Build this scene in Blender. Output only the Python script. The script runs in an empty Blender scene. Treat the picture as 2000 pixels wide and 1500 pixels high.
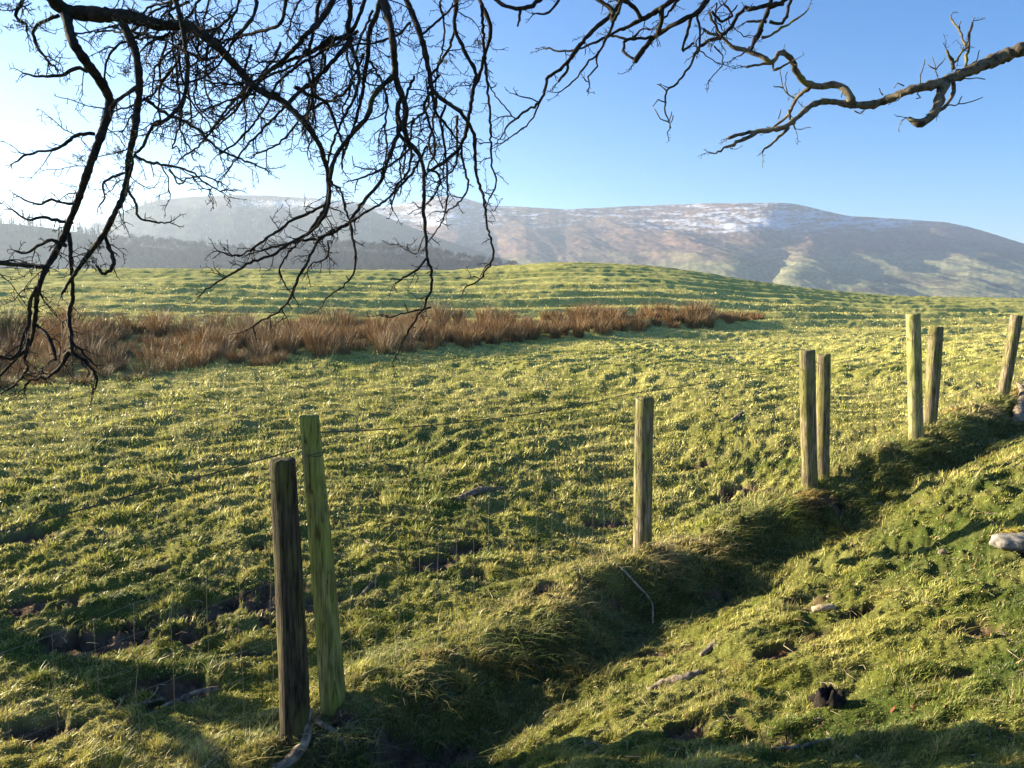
import bpy, math
import numpy as np

# ------------------------------------------------------------------ camera, sky, sun
SC = bpy.context.scene
EYE = 1.6
PITCH = math.atan(150 / 1500.0)
cam = bpy.data.cameras.new("camera")
cam.sensor_width = 36.0
cam.lens = 27.0
cam.clip_end = 20000
cam.clip_start = 0.02
camo = bpy.data.objects.new("camera", cam)
SC.collection.objects.link(camo)
camo.location = (0, 0, EYE)
camo.rotation_euler = (math.pi / 2 - PITCH, 0, 0)
SC.camera = camo

SUN_AZ = -68.0      # degrees from the view direction (+Y), negative = left
SUN_EL = 15.0
w = bpy.data.worlds.new("World")
SC.world = w
w.use_nodes = True
wn = w.node_tree
bg = wn.nodes["Background"]
sky = wn.nodes.new("ShaderNodeTexSky")
sky.sky_type = 'NISHITA'
sky.sun_disc = False
sky.sun_elevation = math.radians(SUN_EL)
sky.sun_rotation = math.radians(SUN_AZ)
sky.altitude = 100
sky.air_density = 1.0
sky.dust_density = 0.15
sky.ozone_density = 4.0
hs = wn.nodes.new("ShaderNodeHueSaturation")
hs.inputs["Saturation"].default_value = 1.3
hs.inputs["Hue"].default_value = 0.508
wn.links.new(sky.outputs[0], hs.inputs["Color"])
wn.links.new(hs.outputs[0], bg.inputs[0])
bg.inputs[1].default_value = 0.05
sl = bpy.data.lights.new("sun", 'SUN')
sl.energy = 5.0
sl.angle = math.radians(0.5)
sl.color = (1.0, 0.87, 0.62)
so = bpy.data.objects.new("sun", sl)
SC.collection.objects.link(so)
a, e = math.radians(SUN_AZ), math.radians(SUN_EL)
SUNV = np.array([math.sin(a) * math.cos(e), math.cos(a) * math.cos(e), math.sin(e)])
from mathutils import Vector
so.rotation_euler = Vector(SUNV).to_track_quat('Z', 'Y').to_euler()
so.location = (-30, 15, 20)
SC.view_settings.view_transform = 'Standard'
SC.view_settings.look = 'None'
SC.view_settings.exposure = 2.3
SC.view_settings.gamma = 1
SC.cycles.volume_bounces = 0
SC.cycles.max_bounces = 5
SC.cycles.diffuse_bounces = 1
SC.cycles.transmission_bounces = 3
HAZE_DENSITY = 0.00018

rng = np.random.default_rng(7)

# ------------------------------------------------------------------ helpers
cp, sp_ = math.cos(PITCH), math.sin(PITCH)


def P(u, v, d):
    """world point seen at picture position (u, v) (2000 x 1500) at depth y = d"""
    u, v, d = np.broadcast_arrays(np.asarray(u, float), np.asarray(v, float), np.asarray(d, float))
    X = u - 1000
    Y = 1500 * cp + (750 - v) * sp_
    Z = -1500 * sp_ + (750 - v) * cp
    k = d / Y
    return np.stack([X * k, d, Z * k + EYE], -1)


def UV(p):
    p = np.asarray(p, float)
    x, y, z = p[..., 0], p[..., 1], p[..., 2] - EYE
    f = y * cp - z * sp_
    up = y * sp_ + z * cp
    return 1000 + 1500 * x / f, 750 - 1500 * up / f


def hsh(ix, iy, seed):
    h = (ix.astype(np.int64) * 374761393 + iy.astype(np.int64) * 668265263 + seed * 982451653) & 0xFFFFFFFF
    h = ((h ^ (h >> 13)) * 1274126177) & 0xFFFFFFFF
    h = ((h ^ (h >> 16)) * 2246822519) & 0xFFFFFFFF
    return ((h ^ (h >> 15)) & 0xFFFFFF) / float(0x1000000)


def noise(x, y, seed=0):
    x = np.asarray(x, float); y = np.asarray(y, float)
    ix = np.floor(x); iy = np.floor(y)
    fx = x - ix; fy = y - iy
    r = 0
    sx = fx * fx * fx * (fx * (fx * 6 - 15) + 10)
    sy = fy * fy * fy * (fy * (fy * 6 - 15) + 10)

    def g(ax, ay):
        an = hsh(ix + ax, iy + ay, seed) * 2 * math.pi
        return np.cos(an) * (fx - ax) + np.sin(an) * (fy - ay)
    a0 = g(0, 0) * (1 - sx) + g(1, 0) * sx
    a1 = g(0, 1) * (1 - sx) + g(1, 1) * sx
    return (a0 * (1 - sy) + a1 * sy) * 1.5


def fbm(x, y, seed=0, octv=4, gain=0.5):
    r = 0; a_ = 1.0
    for i in range(octv):
        r = r + a_ * noise(x * 2 ** i, y * 2 ** i, seed + i * 17)
        a_ *= gain
    return r


def sstep(a_, b_, x):
    t = np.clip((x - a_) / (b_ - a_), 0, 1)
    return t * t * (3 - 2 * t)


def mesh_np(name, V, faces, mat=None, parent=None, col=None, smooth=True, link=True, extra=None):
    """faces: list of int arrays (n, k)"""
    me = bpy.data.meshes.new(name)
    V = np.asarray(V, np.float32)
    faces = [np.asarray(f, np.int32) for f in faces if len(f)]
    me.vertices.add(len(V))
    me.vertices.foreach_set("co", V.ravel())
    loops = np.concatenate([f.ravel() for f in faces])
    tot = np.concatenate([np.full(len(f), f.shape[1], np.int32) for f in faces])
    st = np.concatenate([[0], np.cumsum(tot)[:-1]]).astype(np.int32)
    me.loops.add(len(loops))
    me.loops.foreach_set("vertex_index", loops)
    me.polygons.add(len(tot))
    me.polygons.foreach_set("loop_start", st)
    me.polygons.foreach_set("loop_total", tot)
    me.update(calc_edges=True)
    if smooth:
        me.polygons.foreach_set("use_smooth", np.ones(len(tot), bool))
    if col is not None:
        at = me.color_attributes.new("tint", 'FLOAT_COLOR', 'POINT')
        c4 = np.ones((len(V), 4), np.float32)
        c4[:, :3] = col
        at.data.foreach_set("color", c4.ravel())
    if extra:
        for k, arr in extra.items():
            at = me.attributes.new(k, 'FLOAT', 'POINT')
            at.data.foreach_set("value", np.asarray(arr, np.float32))
    o = bpy.data.objects.new(name, me)
    if link:
        SC.collection.objects.link(o)
    if mat:
        me.materials.append(mat)
    if parent:
        o.parent = parent
    return o


def tag(o, label=None, cat=None, group=None, kind=None):
    if label: o["label"] = label
    if cat: o["category"] = cat
    if group: o["group"] = group
    if kind: o["kind"] = kind
    return o


def empty(name, loc=(0, 0, 0)):
    o = bpy.data.objects.new(name, None)
    o.location = loc
    o.empty_display_size = 0.2
    SC.collection.objects.link(o)
    return o


class Tubes:
    def __init__(s):
        s.V = []; s.Q = []; s.T = []; s.n = 0; s.C = []

    def add(s, pts, rad, sides=5, cap=True, col=None, rough=0.0):
        pts = np.asarray(pts, float); rad = np.asarray(rad, float)
        n = len(pts)
        tan = np.gradient(pts, axis=0)
        tan /= np.maximum(np.linalg.norm(tan, axis=1, keepdims=True), 1e-9)
        ref = np.array([0.0, 0, 1]) if abs(tan[0, 2]) < 0.8 else np.array([0.0, 1, 0])
        nrm = np.cross(tan[0], ref); nrm /= np.linalg.norm(nrm)
        N = [nrm]
        for i in range(1, n):
            q = N[-1] - tan[i] * np.dot(N[-1], tan[i])
            l = np.linalg.norm(q)
            N.append(q / l if l > 1e-6 else N[-1])
        N = np.array(N); B = np.cross(tan, N)
        an = np.arange(sides) * 2 * math.pi / sides
        r = rad[:, None] * np.ones((1, sides))
        if rough > 0:
            r = r * (1 + rough * rng.uniform(-1, 1, r.shape))
        ring = pts[:, None, :] + r[..., None] * (N[:, None, :] * np.cos(an)[None, :, None] + B[:, None, :] * np.sin(an)[None, :, None])
        s.V.append(ring.reshape(-1, 3))
        i = np.arange(n - 1)[:, None] * sides; j = np.arange(sides)[None, :]; j2 = (j + 1) % sides
        s.Q.append((np.stack([i + j, i + j2, i + sides + j2, i + sides + j], -1).reshape(-1, 4) + s.n))
        if col is not None:
            s.C.append(np.broadcast_to(col, (n * sides, 3)))
        s.n += n * sides
        if cap:
            for k, c in ((0, pts[0]), (n - 1, pts[-1])):
                s.V.append(c[None]);
                if col is not None: s.C.append(np.broadcast_to(col, (1, 3)))
                b = s.n - n * sides + k * sides if k == 0 else s.n - 1 - sides
                # indices of that ring
                base = (s.ringbase(n, sides, k))
                jj = np.arange(sides); j3 = (jj + 1) % sides
                s.T.append(np.stack([base + (j3 if k == 0 else jj), base + (jj if k == 0 else j3), np.full(sides, s.n)], -1))
                s.n += 1
                s.extra = getattr(s, 'extra', 0) + 1
        s.last = s.n

    def ringbase(s, n, sides, k):
        # start cap is added first (s.n == end of rings), end cap after one extra vertex
        if k == 0:
            s._rb = s.n - n * sides
        return s._rb + k * sides

    def build(s, name, mat, parent=None, smooth=True):
        V = np.concatenate(s.V)
        col = np.concatenate(s.C) if s.C else None
        f = [np.concatenate(s.Q)]
        if s.T: f.append(np.concatenate(s.T))
        return mesh_np(name, V, f, mat, parent, col, smooth)


def nodes_of(m):
    m.use_nodes = True
    nt = m.node_tree
    return nt, nt.nodes, nt.links, nt.nodes["Principled BSDF"]


# ------------------------------------------------------------------ materials
def mat_attr(name, rough=0.85, noise_scale=None, noise_amt=0.3, transl=0.0, bump=0.0, bump_scale=60, spec=0.15, bump_dist=0.02):
    m = bpy.data.materials.new(name)
    nt, N, L, b = nodes_of(m)
    at = N.new("ShaderNodeAttribute"); at.attribute_name = "tint"
    src = at.outputs["Color"]
    b.inputs["Roughness"].default_value = rough
    b.inputs["Specular IOR Level"].default_value = spec
    if noise_scale:
        tc = N.new("ShaderNodeTexCoord")
        nz = N.new("ShaderNodeTexNoise"); nz.inputs["Scale"].default_value = noise_scale; nz.inputs["Detail"].default_value = 4
        L.new(tc.outputs["Object"], nz.inputs["Vector"])
        mr = N.new("ShaderNodeMapRange"); mr.inputs[1].default_value = 0.3; mr.inputs[2].default_value = 0.7
        mr.inputs[3].default_value = 1 - noise_amt; mr.inputs[4].default_value = 1 + noise_amt
        L.new(nz.outputs[0], mr.inputs[0])
        mx = N.new("ShaderNodeVectorMath"); mx.operation = 'SCALE'
        L.new(src, mx.inputs[0]); L.new(mr.outputs[0], mx.inputs["Scale"])
        src = mx.outputs[0]
    L.new(src, b.inputs["Base Color"])
    if bump > 0:
        tc2 = N.new("ShaderNodeTexCoord")
        n2 = N.new("ShaderNodeTexNoise"); n2.inputs["Scale"].default_value = bump_scale; n2.inputs["Detail"].default_value = 6
        L.new(tc2.outputs["Object"], n2.inputs["Vector"])
        bp = N.new("ShaderNodeBump"); bp.inputs["Strength"].default_value = bump; bp.inputs["Distance"].default_value = bump_dist
        L.new(n2.outputs[0], bp.inputs["Height"]); L.new(bp.outputs[0], b.inputs["Normal"])
    if transl > 0:
        tr = N.new("ShaderNodeBsdfTranslucent"); L.new(src, tr.inputs["Color"])
        ms = N.new("ShaderNodeMixShader"); ms.inputs[0].default_value = transl
        out = N["Material Output"]
        L.new(b.outputs[0], ms.inputs[1]); L.new(tr.outputs[0], ms.inputs[2]); L.new(ms.outputs[0], out.inputs[0])
    return m


def mat_wood(name, c_dark, c_light, moss, moss_amt, grain=75):
    m = bpy.data.materials.new(name)
    nt, N, L, b = nodes_of(m)
    tc = N.new("ShaderNodeTexCoord")
    mp = N.new("ShaderNodeMapping"); mp.inputs["Scale"].default_value = (grain, grain, 5.0)
    L.new(tc.outputs["Object"], mp.inputs[0])
    n1 = N.new("ShaderNodeTexNoise"); n1.inputs["Scale"].default_value = 1; n1.inputs["Detail"].default_value = 6; n1.inputs["Roughness"].default_value = 0.65
    L.new(mp.outputs[0], n1.inputs["Vector"])
    cr = N.new("ShaderNodeValToRGB")
    cr.color_ramp.elements[0].position = 0.33; cr.color_ramp.elements[0].color = (*c_dark, 1)
    cr.color_ramp.elements[1].position = 0.62; cr.color_ramp.elements[1].color = (*c_light, 1)
    L.new(n1.outputs[0], cr.inputs[0])
    n2 = N.new("ShaderNodeTexNoise"); n2.inputs["Scale"].default_value = 9; n2.inputs["Detail"].default_value = 5
    mp2 = N.new("ShaderNodeMapping"); mp2.inputs["Scale"].default_value = (1.4, 1.4, 0.45)
    L.new(tc.outputs["Object"], mp2.inputs[0]); L.new(mp2.outputs[0], n2.inputs["Vector"])
    r2 = N.new("ShaderNodeMapRange"); r2.inputs[1].default_value = 0.62 - 0.35 * moss_amt; r2.inputs[2].default_value = 0.72 - 0.2 * moss_amt
    L.new(n2.outputs[0], r2.inputs[0])
    mx = N.new("ShaderNodeMix"); mx.data_type = 'RGBA'
    L.new(r2.outputs[0], mx.inputs[0]); L.new(cr.outputs[0], mx.inputs[6]); mx.inputs[7].default_value = (*moss, 1)
    # multiply moss by grain a little
    mu = N.new("ShaderNodeMix"); mu.data_type = 'RGBA'; mu.blend_type = 'MULTIPLY'; mu.inputs[0].default_value = 0.55
    gr = N.new("ShaderNodeMapRange"); gr.inputs[1].default_value = 0.3; gr.inputs[2].default_value = 0.65; gr.inputs[3].default_value = 0.35; gr.inputs[4].default_value = 1.25
    L.new(n1.outputs[0], gr.inputs[0])
    L.new(mx.outputs[2], mu.inputs[6]); L.new(gr.outputs[0], mu.inputs[7])
    # drying cracks and dark knots
    mp3 = N.new("ShaderNodeMapping"); mp3.inputs["Scale"].default_value = (26, 26, 1.6)
    L.new(tc.outputs["Object"], mp3.inputs[0])
    n3 = N.new("ShaderNodeTexNoise"); n3.inputs["Scale"].default_value = 1; n3.inputs["Detail"].default_value = 3
    L.new(mp3.outputs[0], n3.inputs["Vector"])
    ck = N.new("ShaderNodeMath"); ck.operation = 'SUBTRACT'; L.new(n3.outputs[0], ck.inputs[0]); ck.inputs[1].default_value = 0.5
    ab = N.new("ShaderNodeMath"); ab.operation = 'ABSOLUTE'; L.new(ck.outputs[0], ab.inputs[0])
    cm = N.new("ShaderNodeMapRange"); cm.inputs[1].default_value = 0.0; cm.inputs[2].default_value = 0.018; cm.inputs[3].default_value = 0.3; cm.inputs[4].default_value = 1
    L.new(ab.outputs[0], cm.inputs[0])
    n4 = N.new("ShaderNodeTexNoise"); n4.inputs["Scale"].default_value = 14; n4.inputs["Detail"].default_value = 5
    L.new(mp2.outputs[0], n4.inputs["Vector"])
    km = N.new("ShaderNodeMapRange"); km.inputs[1].default_value = 0.30; km.inputs[2].default_value = 0.55; km.inputs[3].default_value = 0.55; km.inputs[4].default_value = 1.1
    L.new(n4.outputs[0], km.inputs[0])
    pr = N.new("ShaderNodeMath"); pr.operation = 'MULTIPLY'; L.new(cm.outputs[0], pr.inputs[0]); L.new(km.outputs[0], pr.inputs[1])
    vm = N.new("ShaderNodeVectorMath"); vm.operation = 'SCALE'; L.new(mu.outputs[2], vm.inputs[0]); L.new(pr.outputs[0], vm.inputs["Scale"])
    L.new(vm.outputs[0], b.inputs["Base Color"])
    b.inputs["Roughness"].default_value = 0.9
    b.inputs["Specular IOR Level"].default_value = 0.15
    bp = N.new("ShaderNodeBump"); bp.inputs["Strength"].default_value = 0.8; bp.inputs["Distance"].default_value = 0.006
    ad = N.new("ShaderNodeMath"); ad.operation = 'ADD'; L.new(n1.outputs[0], ad.inputs[0]); L.new(cm.outputs[0], ad.inputs[1])
    L.new(ad.outputs[0], bp.inputs["Height"]); L.new(bp.outputs[0], b.inputs["Normal"])
    return m


def mat_bark(name, c1, c2, moss, moss_pos, scale=35):
    m = bpy.data.materials.new(name)
    nt, N, L, b = nodes_of(m)
    tc = N.new("ShaderNodeTexCoord")
    n1 = N.new("ShaderNodeTexNoise"); n1.inputs["Scale"].default_value = scale; n1.inputs["Detail"].default_value = 6; n1.inputs["Roughness"].default_value = 0.7
    L.new(tc.outputs["Object"], n1.inputs["Vector"])
    cr = N.new("ShaderNodeValToRGB")
    cr.color_ramp.elements[0].position = 0.38; cr.color_ramp.elements[0].color = (*c1, 1)
    cr.color_ramp.elements[1].position = 0.63; cr.color_ramp.elements[1].color = (*c2, 1)
    L.new(n1.outputs[0], cr.inputs[0])
    n2 = N.new("ShaderNodeTexNoise"); n2.inputs["Scale"].default_value = 7; n2.inputs["Detail"].default_value = 4
    L.new(tc.outputs["Object"], n2.inputs["Vector"])
    r2 = N.new("ShaderNodeMapRange"); r2.inputs[1].default_value = moss_pos; r2.inputs[2].default_value = moss_pos + 0.08
    L.new(n2.outputs[0], r2.inputs[0])
    mx = N.new("ShaderNodeMix"); mx.data_type = 'RGBA'
    L.new(r2.outputs[0], mx.inputs[0]); L.new(cr.outputs[0], mx.inputs[6]); mx.inputs[7].default_value = (*moss, 1)
    L.new(mx.outputs[2], b.inputs["Base Color"])
    b.inputs["Roughness"].default_value = 0.9
    b.inputs["Specular IOR Level"].default_value = 0.15
    bp = N.new("ShaderNodeBump"); bp.inputs["Strength"].default_value = 0.7; bp.inputs["Distance"].default_value = 0.01
    L.new(n1.outputs[0], bp.inputs["Height"]); L.new(bp.outputs[0], b.inputs["Normal"])
    return m


def mat_plain(name, c, rough=0.6, metal=0.0):
    m = bpy.data.materials.new(name)
    nt, N, L, b = nodes_of(m)
    b.inputs["Base Color"].default_value = (*c, 1)
    b.inputs["Roughness"].default_value = rough
    b.inputs["Metallic"].default_value = metal
    return m


M_ground = mat_attr("field_ground", 0.95, 9.0, 0.25, bump=0.6, bump_scale=45, bump_dist=0.02, spec=0.05)
M_grass = mat_attr("grass_blades", 0.5, transl=0.26, spec=0.35)
M_rush = mat_attr("rush_stalks", 0.6, transl=0.12, spec=0.2)
M_hill = mat_attr("hill_cover", 1.0, 0.02, 0.15, spec=0.0)
M_wood = mat_attr("far_trees", 1.0, spec=0.0)
M_bark = mat_bark("backlit_bark", (0.010, 0.008, 0.006), (0.040, 0.032, 0.024), (0.045, 0.047, 0.016), 0.62)  # bark darkened so the boughs read as backlit silhouettes
M_bark2 = mat_bark("grey_bark", (0.035, 0.028, 0.021), (0.20, 0.165, 0.115), (0.17, 0.16, 0.04), 0.60, 28)
M_dead = mat_bark("dead_wood", (0.08, 0.06, 0.045), (0.34, 0.27, 0.19), (0.12, 0.12, 0.05), 0.68, 30)
M_pale = mat_bark("pale_split_wood", (0.20, 0.15, 0.10), (0.46, 0.37, 0.25), (0.3, 0.28, 0.15), 0.8, 25)
M_black = mat_bark("rotten_wood", (0.008, 0.006, 0.005), (0.035, 0.026, 0.02), (0.02, 0.02, 0.012), 0.65, 30)
M_lichen = mat_bark("lichen", (0.07, 0.08, 0.05), (0.22, 0.24, 0.15), (0.15, 0.17, 0.08), 0.5, 60)
M_wire = mat_plain("galvanised_wire", (0.17, 0.16, 0.14), 0.5, 0.5)
M_line = mat_plain("line_wire_steel", (0.07, 0.06, 0.05), 0.6, 0.3)
M_old = mat_wood("old_post_wood", (0.055, 0.042, 0.03), (0.33, 0.26, 0.16), (0.19, 0.18, 0.06), 0.6)
M_dark = mat_wood("dark_post_wood", (0.016, 0.012, 0.009), (0.085, 0.066, 0.040), (0.10, 0.092, 0.03), 0.4)
M_green = mat_wood("green_post_wood", (0.11, 0.10, 0.035), (0.34, 0.31, 0.11), (0.24, 0.245, 0.055), 0.6)
M_stone = mat_bark("stone", (0.14, 0.125, 0.10), (0.34, 0.31, 0.26), (0.10, 0.09, 0.07), 0.66, 18)
M_moss = mat_bark("orange_moss", (0.12, 0.09, 0.015), (0.36, 0.26, 0.04), (0.18, 0.2, 0.03), 0.5, 50)

# ------------------------------------------------------------------ fence line (post feet and tops as seen)
#        foot u,v   top u,v   depth  r_top r_foot (px)  material key, label
POSTS = [
    (578, 1445, 551, 899, 3.30, 25.0, 31.0, 'dark', "short dark weathered round post standing nearest the camera"),
    (650, 1400, 605, 814, 3.55, 19.5, 27.0, 'green', "tall green algae covered post leaning beside the short dark one"),
    (1253, 1092, 1261, 778, 5.80, 18.0, 19.0, 'old', "single round post with ragged mossy top in the middle of the fence"),
    (1582, 942, 1577, 685, 7.20, 15.0, 15.5, 'old', "taller left post of the middle right pair"),
    (1608, 950, 1609, 694, 7.40, 13.0, 13.5, 'old', "darker right post of the middle right pair"),
    (1790, 853, 1782, 614, 8.30, 12.8, 13.6, 'pale', "tall pale yellowish post of the far pair"),
    (1815, 836, 1828, 639, 8.80, 13.0, 12.5, 'old', "brown leaning post of the far pair"),
    (1957, 776, 1986, 617, 10.6, 11.0, 11.0, 'old', "leaning last post near the right edge"),
]
feet = np.array([P(p[0], p[1], p[4]) for p in POSTS])
tops = np.array([P(p[2], p[3], p[4]) for p in POSTS])
FL = np.array([feet[0] + (feet[0] - feet[2]) * 6.0, feet[0] + (feet[0] - feet[2]) * 1.0, (feet[0] + feet[1]) / 2, feet[2], (feet[3] + feet[4]) / 2, (feet[5] + feet[6]) / 2, feet[7],
               feet[7] + np.array([2.4, 2.3, 0.15]), feet[7] + np.array([12, 11.5, 0.6])])


def fence_s(x, y):
    """signed distance to the fence line (+ = camera side) and chainage"""
    best = np.full(x.shape, 1e9); sg = np.zeros(x.shape); ch = np.zeros(x.shape); acc = 0
    for a_, b_ in zip(FL[:-1], FL[1:]):
        dx, dy = b_[0] - a_[0], b_[1] - a_[1]; L2 = dx * dx + dy * dy
        t = np.clip(((x - a_[0]) * dx + (y - a_[1]) * dy) / L2, 0, 1)
        qx, qy = x - (a_[0] + t * dx), y - (a_[1] + t * dy)
        d = np.hypot(qx, qy)
        side = np.sign(dy * (x - a_[0]) - dx * (y - a_[1]))
        m = d < best
        best = np.where(m, d, best); sg = np.where(m, side, sg); ch = np.where(m, acc + t * math.sqrt(L2), ch)
        acc += math.sqrt(L2)
    return best * sg, ch


# ------------------------------------------------------------------ ground form
BUMP = 0.11
ctl = []
for p in FL[2:7]:
    ctl.append((p[0], p[1], p[2] - BUMP))
for p in (FL[1], FL[7]):
    ctl.append((p[0], p[1], p[2] - BUMP))


def cz(u, v, d): ctl.append(tuple(P(u, v, d)))


for c in [(0, 1500, 3.15), (0, 1240, 4.45), (0, 1000, 6.6), (0, 770, 11.6), (0, 700, 15), (0, 615, 20), (0, 575, 29), (0, 545, 40), (0, 528, 52),
          (-500, 1200, 4.8), (-500, 770, 11.5), (-500, 610, 20), (-500, 528, 52),
          (500, 1100, 5.5), (500, 900, 8.6), (500, 735, 13.6), (500, 665, 18.5), (500, 612, 24), (500, 570, 33), (500, 528, 52),
          (1000, 1000, 6.9), (1000, 850, 9.9), (1000, 700, 17.0), (1000, 608, 30), (800, 560, 38), (1200, 556, 42), (1000, 520, 56), (1080, 514, 57), (1160, 515, 57), (1250, 520, 56), (900, 528, 55), (700, 529, 54),
          (1450, 800, 10.8), (1450, 700, 18), (1450, 630, 28), (1450, 600, 36), (1450, 546, 54), (1350, 530, 56),
          (1600, 568, 52), (1750, 580, 50), (2000, 585, 48), (2000, 700, 14), (2000, 635, 26), (1750, 650, 24), (2500, 585, 46), (2500, 640, 24),
          (1500, 1500, 2.6), (2000, 1500, 2.3), (1000, 1500, 2.85), (1750, 1385, 2.95), (2000, 1300, 2.95), (1500, 1200, 4.1), (2000, 1200, 3.4), (1980, 1060, 4.5), (1750, 1140, 4.55),
          (1250, 1310, 3.75), (2000, 900, 6.5), (1800, 960, 6.2), (2000, 840, 7.9)]:
    cz(*c)
for c in [(0, 0, 0.05), (3, 0, 0.35), (-2, 0, -0.15), (0, -6, 0.0), (8, -6, 0.5), (-8, -6, -0.3), (-6, 2, -0.25), (7, 3.5, 0.6)]:
    ctl.append(c)
for c in [(-70, 90, -1), (-25, 90, 1.0), (10, 95, 1.5), (50, 90, 0.0), (-120, 200, -20), (0, 220, -22), (150, 200, -20),
          (-600, 600, -42), (0, 700, -45), (600, 600, -45), (-1500, 2500, -50), (1500, 2500, -50), (0, -1500, -40), (-1500, 0, -45), (1500, 0, -40),
          (0, -100, -2), (-90, 0, 0), (90, 0, 2)]:
    ctl.append(c)
ctl = np.array(ctl)


def wp(x, y): return np.arcsinh(x / 4.0), np.arcsinh(y / 4.0)


cx_, cy_ = wp(ctl[:, 0], ctl[:, 1])
K = np.hypot(cx_[:, None] - cx_, cy_[:, None] - cy_)


def ker(r): return np.where(r > 1e-9, r * r * np.log(np.maximum(r, 1e-9)), 0)


n_ = len(ctl)
A = np.zeros((n_ + 3, n_ + 3))
A[:n_, :n_] = ker(K) + np.eye(n_) * 0.012
A[:n_, n_] = 1; A[:n_, n_ + 1] = cx_; A[:n_, n_ + 2] = cy_
A[n_:, :n_] = A[:n_, n_:].T
W = np.linalg.solve(A, np.concatenate([ctl[:, 2], [0, 0, 0]]))


def tps(x, y):
    sh = x.shape
    a_, b_ = wp(x.ravel(), y.ravel())
    r = np.full(a_.shape, W[n_]) + W[n_ + 1] * a_ + W[n_ + 2] * b_
    for i in range(n_):
        d2 = (a_ - cx_[i]) ** 2 + (b_ - cy_[i]) ** 2
        r += W[i] * 0.5 * d2 * np.log(np.maximum(d2, 1e-12))
    return r.reshape(sh)


CU = np.array([-600, 0, 400, 700, 900, 960, 1020, 1080, 1160, 1250, 1350, 1450, 1600, 1750, 2000, 2600.])
CV = np.array([527, 527, 527, 529, 529, 524, 518, 514, 515, 519, 531, 547, 567, 580, 585, 586.])
CY = np.array([50, 50, 50, 52, 54, 55, 57, 57, 57, 56, 54, 53, 50, 49, 47, 46.])
C0 = np.interp(CU, [-600, 0, 500, 1000, 1450, 2000, 2600], [-.15, -.2, -.6, -.95, -1.1, -.85, -.7]) + EYE
CU_F = np.linspace(-600, 2600, 321)
_k = np.hanning(15); _k /= _k.sum()
def _sm(a_): return np.convolve(np.pad(np.interp(CU_F, CU, a_), 7, mode='edge'), _k, 'valid')
CV_F, CY_F, C0_F = _sm(CV), _sm(CY), _sm(C0)
CADJ = np.zeros(len(CU_F))


def far_form(x, y, h):
    yy = np.maximum(y, 1.0)
    u = 1000 + 1500 * np.clip(x / yy, -1.07, 1.07)
    yc = np.interp(u, CU_F, CY_F); z0 = np.interp(u, CU_F, C0_F)
    zc = (600 - np.interp(u, CU_F, CV_F + CADJ)) / 1500.0 * yc + EYE
    s = (yy - 20) / (yc - 20)
    f = np.where(s < 1, np.sin(np.clip(s, 0, 1) * math.pi / 2) ** 1.15, 1 - 0.55 * np.clip(s - 1, 0, 9) ** 1.6)
    f = np.where(s < 0, 0, f)
    z = z0 + (zc - z0) * f
    b = sstep(15, 25, y) * sstep(120, 85, y) * sstep(1.7, 1.1, np.abs(x) / yy)
    return h * (1 - b) + z * b


def base_h(x, y):
    x = np.asarray(x, float); y = np.asarray(y, float)
    h = far_form(x, y, tps(x, y))
    s, c = fence_s(x, y)
    wob = 0.10 * noise(c * 0.9, c * 0 + 3.3, 5) + 0.05 * noise(c * 2.7, c * 0 + 1.3, 6)
    s2 = s + wob * 1.6
    amp = BUMP * (1 + 0.55 * noise(c * 1.3, c * 0 + 8.1, 9))
    ridge = amp * np.where(s2 < 0, np.exp(-(s2 / 0.30) ** 2), 1 - sstep(0.03, 0.42, s2))
    drop = -0.18 * (1 + 0.4 * noise(c * 0.8, c * 0 + 5.1, 11)) * sstep(0.0, 0.6, s2) * (1 - sstep(0.6, 1.5, s2))
    return h + ridge + drop


for _ in range(3):      # settle the crest outline
    _ds = np.geomspace(24, 110, 220)
    _x = (CU_F[:, None] - 1000) / 1500 * _ds[None, :]
    _p = np.stack([_x, np.broadcast_to(_ds, _x.shape), far_form(_x, np.broadcast_to(_ds, _x.shape), tps(_x, np.broadcast_to(_ds, _x.shape)))], -1)
    CADJ += (CV_F + 1.0) - UV(_p)[1].min(axis=1)

SOIL = [(470, 1185, .8, .30), (250, 1235, 1.0, .28), (60, 1190, .6, .22), (390, 1245, .5, .2), (850, 1105, .5, .2), (930, 1070, .45, .16), (1180, 1020, .5, .16), (680, 985, .14, .1),
        (1450, 960, .5, .22), (120, 1420, .4, .15), (330, 1350, .5, .18), (620, 1180, .3, .2), (1370, 905, .4, .15), (60, 1050, .5, .2), (1075, 1150, .3, .12), (1900, 1230, .18, .1), (1520, 1275, .28, .1), (1430, 1190, .2, .1),
        (1600, 965, .5, .2), (1680, 1195, .25, .1), (820, 1490, .5, .2), (640, 1435, .3, .2), (1350, 1420, .2, .1)]


def depth_at(u, v):
    """depth where the view ray through (u, v) meets the ground"""
    u = np.atleast_1d(np.asarray(u, float)); v = np.atleast_1d(np.asarray(v, float))
    ds = np.geomspace(1.6, 80, 500)
    pts = P(u[:, None], v[:, None], ds[None, :])
    below = pts[..., 2] < base_h(pts[..., 0], pts[..., 1])
    i = np.argmax(below, axis=1)
    i = np.where(below.any(axis=1), i, len(ds) - 1)
    return ds[i]


soil_w = []
_sd = depth_at([s[0] for s in SOIL], [s[1] for s in SOIL])
for s_, d_ in zip(SOIL, _sd):
    q = P(s_[0], s_[1], d_)
    soil_w.append((q[0], q[1], s_[2] * 0.62, s_[3] * 0.95))


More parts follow.
